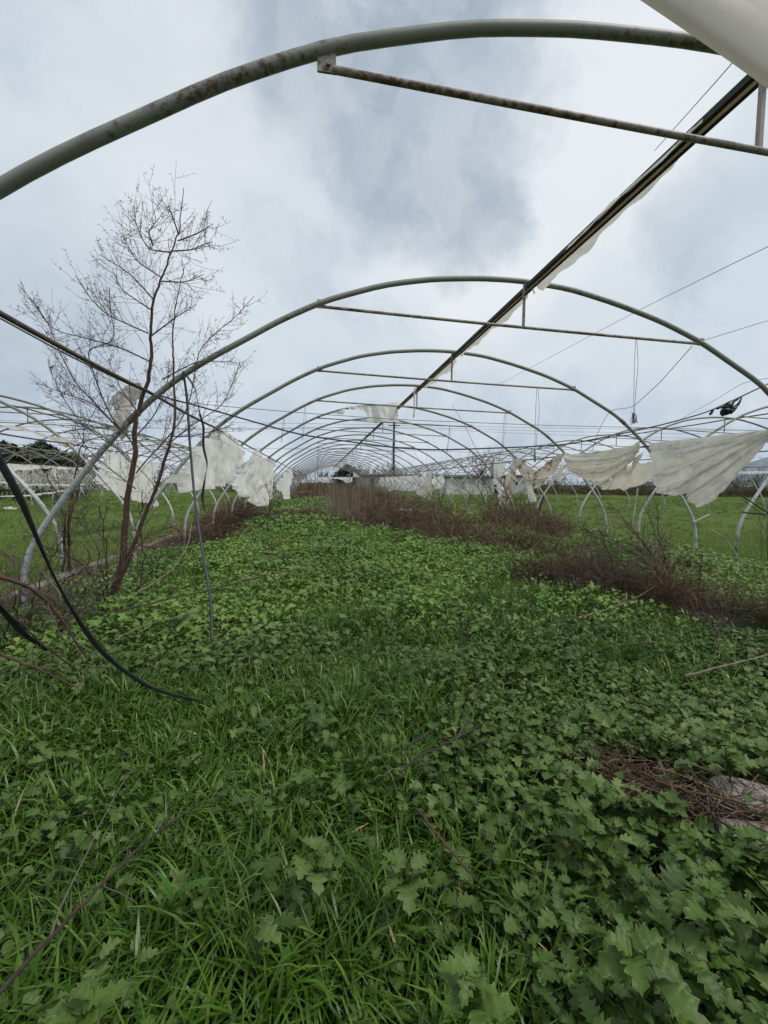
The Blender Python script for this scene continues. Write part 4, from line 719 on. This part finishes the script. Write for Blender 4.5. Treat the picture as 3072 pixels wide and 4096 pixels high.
def scatter_leaves(b, tpl, pos, size, yaw, pit, tint, rng):
    V, F, ed = tpl; k = len(pos); cy, sy, cp, spt = np.cos(yaw), np.sin(yaw), np.cos(pit), np.sin(pit); v = V[None] * size[:, None, None] * np.array([1, 1, 1])[None]; v = v.copy(); v[..., 1] *= rng.uniform(.8, 1.25, (k, 1)); rl = rng.normal(0, .35, k)
    y0 = v[..., 1] * np.cos(rl)[:, None]; v[..., 2] = v[..., 2] + v[..., 1] * np.sin(rl)[:, None]; v[..., 1] = y0
    x = v[..., 0] * cp[:, None] - v[..., 2] * spt[:, None]; z = v[..., 0] * spt[:, None] + v[..., 2] * cp[:, None]; y = v[..., 1]
    W = np.stack([x * cy[:, None] - y * sy[:, None], x * sy[:, None] + y * cy[:, None], z], -1) + pos[:, None]; m = len(V)
    FF = (F[None] + (np.arange(k) * m)[:, None, None]).reshape(-1, 4); b.add(W.reshape(-1, 3), FF, np.clip(np.repeat(tint, m), 0, 1), np.tile(ed, k))
def scatter_blades(b, x, y, z, ln, wd, rng, n=5, tint=None, curl=1.0):
    k = len(x); a = rng.uniform(0, 2 * math.pi, k); th = np.abs(rng.normal(.22, .16, k)); cv = rng.uniform(.6, 2.7, k) * curl; P = np.zeros((k, n, 3)); P[:, 0] = np.stack([x, y, z], 1)
    for i in range(1, n):
        t = th + cv * ((i - .5) / (n - 1)) ** 1.5; P[:, i] = P[:, i - 1] + (ln / (n - 1))[:, None] * np.stack([np.sin(t) * np.cos(a), np.sin(t) * np.sin(a), np.cos(t)], 1)
    tw = a + math.pi / 2 + rng.normal(0, .5, k); S = np.stack([np.cos(tw), np.sin(tw), np.zeros(k)], 1); pf = np.array([.7, 1, .95, .75, .02])[:n] if n == 5 else np.array([.8, 1, .05]); w_ = wd[:, None] * pf[None]
    Lf = P + S[:, None] * w_[..., None] / 2; Rt = P - S[:, None] * w_[..., None] / 2; V = np.stack([Lf, Rt], 2).reshape(k, -1, 3); i = np.arange(n - 1) * 2; F = np.stack([i, i + 1, i + 3, i + 2], 1)
    tt = rng.random(k) if tint is None else tint; b.add(V.reshape(-1, 3), (F[None] + (np.arange(k) * 2 * n)[:, None, None]).reshape(-1, 4), np.repeat(tt, 2 * n))
def pts(n, y0, y1, x0, x1, rng, pw=1.):
    y = y0 + (y1 - y0) * rng.random(n) ** pw; lo = np.maximum(x0, -.80 * y - .9); hi = np.minimum(x1, 1.35 * y + .9); ok = hi > lo; x = lo + (hi - lo) * rng.random(n); wgt = (hi - lo); keep = ok & (rng.random(n) < wgt / wgt.max()); return x[keep], y[keep]
def litter(x, y): return pt_seg(x, y, [(1.38, 1.86, .15), (1.72, 1.58, .26), (2.15, 1.25, .34)])
def grassy(x, y):
    g = .46 + 1.1 * (fbm(x * .9 + 3, y * .9, 50, 3) - .5); g += np.where(y < 3.2, np.clip((.30 - x) * .35, -.34, .30), -.34); g += .35 * np.exp(-((x + .2 - .1 * y) ** 2) / .8) * (y < 4.5); return g
tplN, tplM, tplF, tplD = leaf_tpl(18, True, .40, .66, True), leaf_tpl(9, True, .42, .6), leaf_tpl(5, True, .42, .5), leaf_tpl(9, False, .22, .75)
def veg():
    rng = np.random.default_rng(60)
    # wet grass of the near ground
    b = MB(); x, y = pts(215000, .45, 5.2, -3.6, 8.0, rng, .8); ok = (rng.random(len(x)) < np.clip(.62 + 1.5 * (grassy(x, y) - .4), .08, 1) * np.clip(1.5 - y / 6, .4, 1)) & (brush_at(x, y) > .9) & (litter(x, y) > 1); x, y = x[ok], y[ok]; cl = fbm(x * 5, y * 5, 70, 2); hc = .55 + 1.1 * fbm(x * 1.2, y * 1.2, 77, 2)
    ln = rng.uniform(.12, .25, len(x)) * (.55 + .9 * cl) * hc; wd = rng.uniform(.005, .0125, len(x)); scatter_blades(b, x, y, gh(x, y) - .02, ln, wd, rng, 5, np.where(rng.random(len(x)) < .010, 1, np.clip(rng.normal(.38, .25, len(x)) + .3 * (cl - .5), 0, .94)))
    x, y = pts(190000, 4.6, 14, -3.6, 8.0, rng, .8); ok = (rng.random(len(x)) < np.clip(.70 + 2.2 * (grassy(x, y) + .34 - .45), .25, 1)) & (brush_at(x, y) > .95); x, y = x[ok], y[ok]; scatter_blades(b, x, y, gh(x, y) - .02, rng.uniform(.10, .24, len(x)) * (.6 + .9 * fbm(x * 2, y * 2, 71)), rng.uniform(.005, .010, len(x)), rng, 3, rng.normal(.74, .18, len(x)).clip(0, .95))
    tag(b.build('long_grass', M['grass']), 'long wet dark green grass covering the foreground', 'grass', None, 'stuff')
    # lobed weeds, near (grey green) and farther (bright green)
    for nm, mt, lab, y0, y1, num, tpl, sz, h, tm in (('leafy_weeds', 'weed', 'grey green lobed weeds spread over the near ground', .45, 4.6, 30000, tplN, (.032, .085), .19, .44), ('leafy_weeds', 'lush', 'bright green leafy weeds carpeting the middle of the tunnel', 3.4, 13, 46000, tplM, (.03, .08), .21, .46), ('leafy_weeds', 'lush', 'distant green weeds beyond the brown brush', 12, 64, 26000, tplF, (.07, .17), .20, .5)):
        b = MB(); x, y = pts(num, y0, y1, -3.25, 8.1, rng, .75 if y1 < 20 else .9); g = 1 - grassy(x, y); e = brush_at(x, y); pr = np.clip(.44 + 1.9 * (g - .47), .17, 1) if y1 < 5 else np.clip(.52 + 2.0 * (g - .80), .10, 1) * np.clip(.15 + 1.8 * fbm(x * 2.2, y * 2.2, 85, 2), 0, 1); pr = pr * np.clip((e - .72) / .4, .03, 1) * np.where(litter(x, y) > .95, 1, .04)
        if nm and y0 == .45: pr = pr * np.clip((4.8 - y) / 1.2, 0, 1)
        if y0 == 3.4: pr = pr * np.clip((y - 3.3) / 1.2, 0, 1)
        ok = rng.random(len(x)) < pr; x, y = x[ok], y[ok]; pl = fbm(x * 1.6, y * 1.6, 80, 2); nl = rng.integers(4, 9, len(x)); X = np.repeat(x, nl); Y = np.repeat(y, nl); sc = np.repeat(rng.uniform(.6, 1.25, len(x)) * (.65 + .7 * pl) * (np.clip(1.3 - .18 * y, .62, 1) if y0 == .45 else 1), nl); k = len(X)
        yaw = rng.uniform(0, 2 * math.pi, k); size = rng.uniform(*sz, k) * sc; pos = np.stack([X + rng.normal(0, .03, k), Y + rng.normal(0, .03, k), gh(X, Y) + rng.random(k) * h * np.clip(sc, .4, 1.3) * (.30 + 1.35 * fbm(X * 1.1, Y * 1.1, 77, 2))], 1)
        tint = np.clip(np.repeat(rng.normal(tm, .2, len(x)) + .5 * (fbm(x * .9, y * .9, 83, 2) - .5), nl) + rng.normal(0, .12, k), 0, .93); tint[rng.random(k) < (.0 if y0 < 1 else .003)] = 1; scatter_leaves(b, tpl, pos, size, yaw, rng.normal(-.05, .38, k), tint, rng); tag(b.build(nm, M[mt]), lab, 'weeds', None, 'stuff')
    # short turf of the fields on both sides
    b = MB()
    for y0, y1, num, s in ((2.5, 13, 110000, 1), (6, 34, 130000, 1.7), (16, 64, 90000, 3.0)):
        for x0, x1 in ((-60, -3.5), (8.3, 60)):
            x, y = pts(num, y0, y1, x0, x1, rng, .8); ok = (rng.random(len(x)) < np.clip((y - y0) / (y1 - y0) * 4 + (y0 < 3), 0, 1) * np.clip((y1 - y) / (y1 - y0) * 2.5 + (y1 > 60), 0, 1)) & (brush_at(x, y) > 1.0) & (rng.random(len(x)) < np.clip(2.6 * fbm(x * .5, y * .5, 90, 3) - .6, .10, 1)); x, y = x[ok], y[ok]; k = len(x)
            scatter_blades(b, x, y, gh(x, y) - .01, rng.uniform(.05, .12, k) * s ** .35, rng.uniform(.004, .008, k) * s, rng, 3, np.clip(rng.normal(.45, .25, k) + .5 * (fbm(x * .35, y * .35, 95, 3) - .5), 0, 1), .8)
    for x0, x1 in ((-50, -4.2), (8.8, 50)):                                            # taller tufts here and there
        tx, ty = pts(1100, 3, 45, x0, x1, rng, .7); X = np.repeat(tx, 40) + rng.normal(0, .09, len(tx) * 40); Y = np.repeat(ty, 40) + rng.normal(0, .09, len(tx) * 40); k = len(X)
        scatter_blades(b, X, Y, gh(X, Y) - .01, rng.uniform(.08, .22, k), rng.uniform(.006, .012, k) * np.clip(Y / 10, 1, 3), rng, 3, np.clip(np.repeat(rng.normal(.35, .3, len(tx)), 40), 0, 1))
    tag(b.build('field_grass', M['field']), 'short bright green turf of the fields on both sides', 'grass', None, 'stuff')
    # fine dead litter by the slabs
    b = MB(); k = 950; a = rng.random(k); cx = 1.40 + .75 * a; cy = 1.84 - .52 * a; c = np.stack([cx + rng.normal(0, .12, k), cy + rng.normal(0, .1, k), rng.uniform(.02, .15, k)], 1); d = rng.normal(0, 1, (k, 3)); d[:, 2] *= .2; d /= np.linalg.norm(d, axis=1)[:, None]; l = rng.uniform(.04, .2, k)[:, None]
    b.many_tubes(np.stack([c - d * l / 2, c + rng.normal(0, .008, (k, 3)), c + d * l / 2], 1), np.array([[.002, .0028, .0015]]) * rng.uniform(.6, 1.4, (k, 1)), 3, rng.random(k)); tag(b.build('stick_litter', M['brush']), 'brown twig litter around the pale slabs', 'litter', None, 'stuff')
veg()
def weed_plant(label, u, v, z, size, nl, seed, tpl=tplN, mat='weed', tint=.75, pit=.15, name='weed_plant'):
    rng = np.random.default_rng(seed); c = gnd(u, v, z); b = MB(); yaw = np.arange(nl) * 2.4 + rng.normal(0, .2, nl); pos = np.zeros((nl, 3)); pos[:, 2] = z - .10 + .11 * np.arange(nl) / nl; pos[:, :2] = rng.normal(0, .012, (nl, 2)); pit = pit + .35 * np.arange(nl) / nl; scatter_leaves(b, tpl, pos, rng.uniform(.75, 1.1, nl) * size * (1.1 - .45 * np.arange(nl) / nl), yaw, rng.normal(pit, .2, nl), np.clip(np.full(nl, tint) + rng.normal(0, .08, nl), 0, .92), rng)
    for k in range(nl): b.tube([(0, 0, -.02), (.01, 0, z * .5), tuple(pos[k])], .004, 4, False, .3)
    o = b.build(name, M[mat]); o.location = (c[0], c[1], 0); tag(o, label, 'weed plant', 'single weeds standing out of the ground cover')
weed_plant('large pale rosette of lobed leaves in the middle of the foreground grass', 1265, 3400, .30, 0.089, 10, 1, tint=0.72)
weed_plant('pale lobed weed right of the pale rosette in the foreground', 1610, 3440, .30, 0.094, 10, 2, tint=0.68)
weed_plant('pale weed climbing above the grass, higher than the pale rosette', 1090, 3150, .30, 0.067, 10, 3, tint=0.68)
weed_plant('broad dark green leafy weed at the bottom right corner', 2560, 3780, .32, 0.116, 11, 4, tint=0.28)
weed_plant('lobed weed at the bottom edge right of the middle', 1880, 3880, .32, 0.098, 10, 5, tint=0.48)
weed_plant('grey lobed weed at the bottom left corner', 330, 4010, .32, 0.089, 10, 6, tint=0.56)
weed_plant('grey green lobed weed below the pale slabs', 2850, 3560, .30, 0.098, 10, 7, tint=0.48)
weed_plant('leafy weed above the pale slabs', 2920, 3000, .28, 0.098, 11, 8, tint=0.52)
weed_plant('lobed weed in the middle of the right foreground', 2330, 3230, .30, 0.098, 11, 9, tint=0.48)
weed_plant('dock plant with smooth upright leaves in front of the red brown brush', 2190, 2400, .15, 0.216, 9, 10, tplD, 'dock', .6, .6, 'dock_plant')
weed_plant('dock plant with smooth upright leaves right of the other dock', 2440, 2400, .15, 0.187, 8, 11, tplD, 'dock', .5, .6, 'dock_plant')
weed_plant('single smooth broad leaf standing in the left foreground grass', 660, 3560, .22, 0.158, 2, 12, tplD, 'dock', .4, 1.0, 'dock_plant')

# ---------------------------------------------------------------- things far behind
def pole():
    p0 = atY(1574, 1890, 72); t = empty('utility_pole', (p0[0], p0[1], 0), 'dark utility pole standing behind the far end of the tunnel', 'utility pole'); b = MB(); b.tube([(0, 0, -.2), (0, 0, 6), (.03, 0, 11.9)], [.22, .2, .16], 12); b.build('shaft', M['pole'], t)
    b = MB(); b.box((0, -.22, 11.2), (1.9, .1, .12)); b.build('cross_arm', M['pole'], t, False)
    for x in (-.85, -.3, .3, .85): b = MB(); b.tube([(x, -.22, 11.26), (x, -.22, 11.36), (x, -.22, 11.46)], [.03, .06, .02], 8); b.build('insulator', M['wall_white'], t)
pole()
def block(name, label, x0, x1, y0, y1, h, wall, openings, roof_over=.25, roof_h=.3):
    t = empty(name, ((x0 + x1) / 2, (y0 + y1) / 2, 0), label, 'building'); o = np.array(t.location); b = MB(); b.box((0, 0, h / 2 - .05), (x1 - x0, y1 - y0, h + .1)); b.build('wall', M[wall], t, False)
    b = MB(); w2, d2 = (x1 - x0) / 2 + roof_over, (y1 - y0) / 2 + roof_over; b.add([(-w2, -d2, h + .003), (w2, -d2, h + .003), (w2, d2, h + .003), (-w2, d2, h + .003), (-w2, -d2, h + .14), (w2, -d2, h + .14), (w2, d2, h + .14 + roof_h), (-w2, d2, h + .14 + roof_h)], [(0, 3, 2, 1), (4, 5, 6, 7), (0, 1, 5, 4), (1, 2, 6, 5), (2, 3, 7, 6), (3, 0, 4, 7)]); b.build('roof', M['roof'], t, False)
    for nm, cx, cz, w_, h_ in openings:
        b = MB(); b.box((cx, -(y1 - y0) / 2 - .01, cz), (w_, .06, h_)); b.build(nm, M['dark'], t, False)
block('shed', 'grey rendered shed with a dark flat roof and a dark doorway behind the tunnel end', 6.9, 17.5, 72, 77, 2.75, 'wall_grey', [('door', -3.0, 1.3, .85, 2.1), ('window', 0, 1.6, .8, .7), ('window', 3, 1.6, .8, .7)])
block('long_building', 'long low whitewashed building with a dark roof edge on the right beyond the hoops', 17.9, 25.0, 58, 62, 2.35, 'wall_white', [], .3, .35)
block('cottage', 'small white building half hidden by hoops at the right of the long one', 29, 33, 62, 66, 2.6, 'wall_white', [('window', -.6, 1.6, .5, .5)])
def bare_proto(h, seed, spread, r0, first=False):
    rng = np.random.default_rng(seed); t = empty('bare_tree', (0, 0, 0)); b = MB(); segs = []
    def grow(p, d, ln, r, dep):
        P = wander(p, d, ln, 6, .12, .05, rng); segs.append((P, np.linspace(r, r * .6, 6), dep))
        if dep < 4:
            for _ in range(rng.integers(2, 5)): i = rng.integers(2, 6); v = rng.normal(0, 1, 3); v[2] = abs(v[2]) * .6; dd = (P[-1] - P[0]) / ln; grow(P[i], dd * .8 + v * spread, ln * rng.uniform(.5, .78), max(r * .55, .012), dep + 1)
    for s in range(3): grow((rng.normal(0, .15), rng.normal(0, .15), -.05), rng.normal(0, .22, 3) + [0, 0, 1], h * .40, r0, 0)
    for P, r_, dp in segs:
        if dp == 0: b.tube(P, r_, 6, tint=.3)
    b.build('trunk', M['fartwig'], t); b = MB(); sm = [s for s in segs if s[2] > 0]; b.many_tubes(np.array([s[0] for s in sm]), np.array([s[1] for s in sm]), 3, rng.random(len(sm))); b.build('crown', M['fartwig'], t); return t
protos = [bare_proto(5.2, s, sp_, .09) for s, sp_ in ((1, .5), (2, .42), (3, .55), (4, .38))]
rb = random.Random(3); first = [True] * 4
spots = [(u, Y, s) for u, Y, s in [(1282, 82, .95), (1305, 84, 1.0), (1330, 80, .85), (1355, 86, 1.0), (1238, 88, .9), (1205, 86, 1.0), (1180, 84, 1.1), (1150, 90, .9), (1440, 88, 1.15), (1470, 90, 1.25), (1500, 86, 1.2), (1535, 88, 1.35), (1560, 90, 1.2), (1600, 86, 1.3), (1625, 88, 1.1), (1660, 90, 1.2), (1710, 92, 1.0), (1770, 92, 1.0), (1860, 90, 1.0), (2130, 88, .9), (2230, 90, .8), (2950, 80, .9), (3040, 74, 1.25), (3090, 70, 1.2), (620, 85, 1.0), (700, 88, 1.1), (780, 84, 1.0), (860, 90, 1.0), (950, 86, .9), (1050, 90, 1.0)]]
for i, (u, Y, s) in enumerate(spots):
    k = i % 4; o = protos[k] if first[k] else copy_tree(protos[k]); first[k] = False; d = ray(u, 1930); o.location = (d[0] / d[1] * Y, Y, 0); o.scale = (s * rb.uniform(.8, 1.2), s, s); o.rotation_euler.z = rb.uniform(0, 6.28)
    tag(o, 'bare grey tree in the distant row behind the far end of the tunnels', 'tree', 'bare trees on the horizon')
big = bare_proto(9.2, 9, .34, .13); d = ray(1950, 1930); big.location = (d[0] / d[1] * 62, 62, 0); tag(big, 'taller bare tree with upright thin branches standing behind the right neighbour tunnel', 'tree')
def clump_tree(name, label, x, y, h, w_, n, size, mat, seed, trunk_h, group, base=.12, cat='tree'):
    rng = np.random.default_rng(seed); t = empty(name, (x, y, 0), label, cat, group); b = MB(); b.tube(smooth_path([(0, 0, -.1), (rng.normal(0, .1), 0, trunk_h * .6), (rng.normal(0, .15), 0, trunk_h + .3)], 8), np.linspace(.16, .06, 8) * h / 4, 7)
    for k in range(6): b.tube(wander((0, 0, trunk_h * rng.uniform(.5, 1)), rng.normal(0, 1, 3) + [0, 0, .9], h * .4, 6, .2, .08, rng), np.linspace(.05, .015, 6) * h / 4, 5)
    b.build('trunk', M['pole'], t); a = rng.uniform(0, 2 * math.pi, n); zz = rng.random(n); rad = np.sin(np.pi * np.clip(zz * .9 + .12, 0, 1)) ** .7 * rng.random(n) ** .4 * w_ / 2; lump = .65 + .7 * fbm(a * 1.6 + seed, zz * 4, seed, 3)
    P = np.stack([np.cos(a) * rad * lump, np.sin(a) * rad * lump, base * h + zz * h * (1 - base) * (.8 + .2 * lump)], 1); b = MB(); scatter_leaves(b, tplF, P, rng.uniform(.6, 1.4, n) * size, rng.uniform(0, 6.28, n), rng.normal(0, .7, n), rng.random(n), rng); b.build('crown', M[mat], t)
for i, (u, h, w_) in enumerate(((-120, 7, 9), (-20, 6.4, 8), (60, 6.0, 8), (130, 6.6, 8), (205, 5.8, 7), (262, 5.2, 6))):
    Y = 64; d = ray(u, 1930); clump_tree('evergreen_tree', ['dark evergreen tree at the left edge of the distant left hedge row', 'dark evergreen tree in the distant row on the left, behind the blossoming orchard', 'dark evergreen tree in the distant row on the left, behind the blossoming orchard', 'dark evergreen tree in the distant row on the left, behind the blossoming orchard', 'dark evergreen tree in the distant row on the left, behind the blossoming orchard', 'lowest dark evergreen at the right end of the distant left row'][i], d[0] / d[1] * Y, Y + (i % 2) * 2, h, w_, 2600, .42, 'evergreen', 100 + i, 1.2, 'dark evergreens far on the left')
d = ray(1388, 1930); clump_tree('evergreen_tree', 'round dark tree behind the gate at the far end of the tunnel', d[0] / d[1] * 84, 84, 4.9, 6.4, 2600, .4, 'evergreen', 120, 1.0, None)
for i in range(22):
    u = -60 + i * 19 + rb.uniform(-6, 6); Y = 36 + (i % 3) * 4; d = ray(u, 1930); clump_tree('blossom_tree', 'low white blossoming fruit tree with a black trunk in the far left orchard', d[0] / d[1] * Y, Y, rb.uniform(2.1, 2.7), 2.3, 480, .11, 'blossom', 130 + i, .8, 'blossoming trees of the left orchard', .32)
BRUSH['bank'] = [(24, 66, 2.0), (40, 62, 2.0), (60, 52, 2.2), (75, 40, 2.2)]; BRUSH['bankl'] = [(-14, 67, 1.5), (3.5, 68, 1.5)]; BRUSH['hedge'] = [(17, 45, 1.0), (24, 44, 1.2), (34, 46, 1.2)]
brush('scrub', 'red brown scrub bank closing the field on the right', 'bank', 5200, 3.4, .006, 41, tint=(0, .6))
brush('scrub', 'brown scrub left of the far gate', 'bankl', 2200, 1.9, .005, 42)
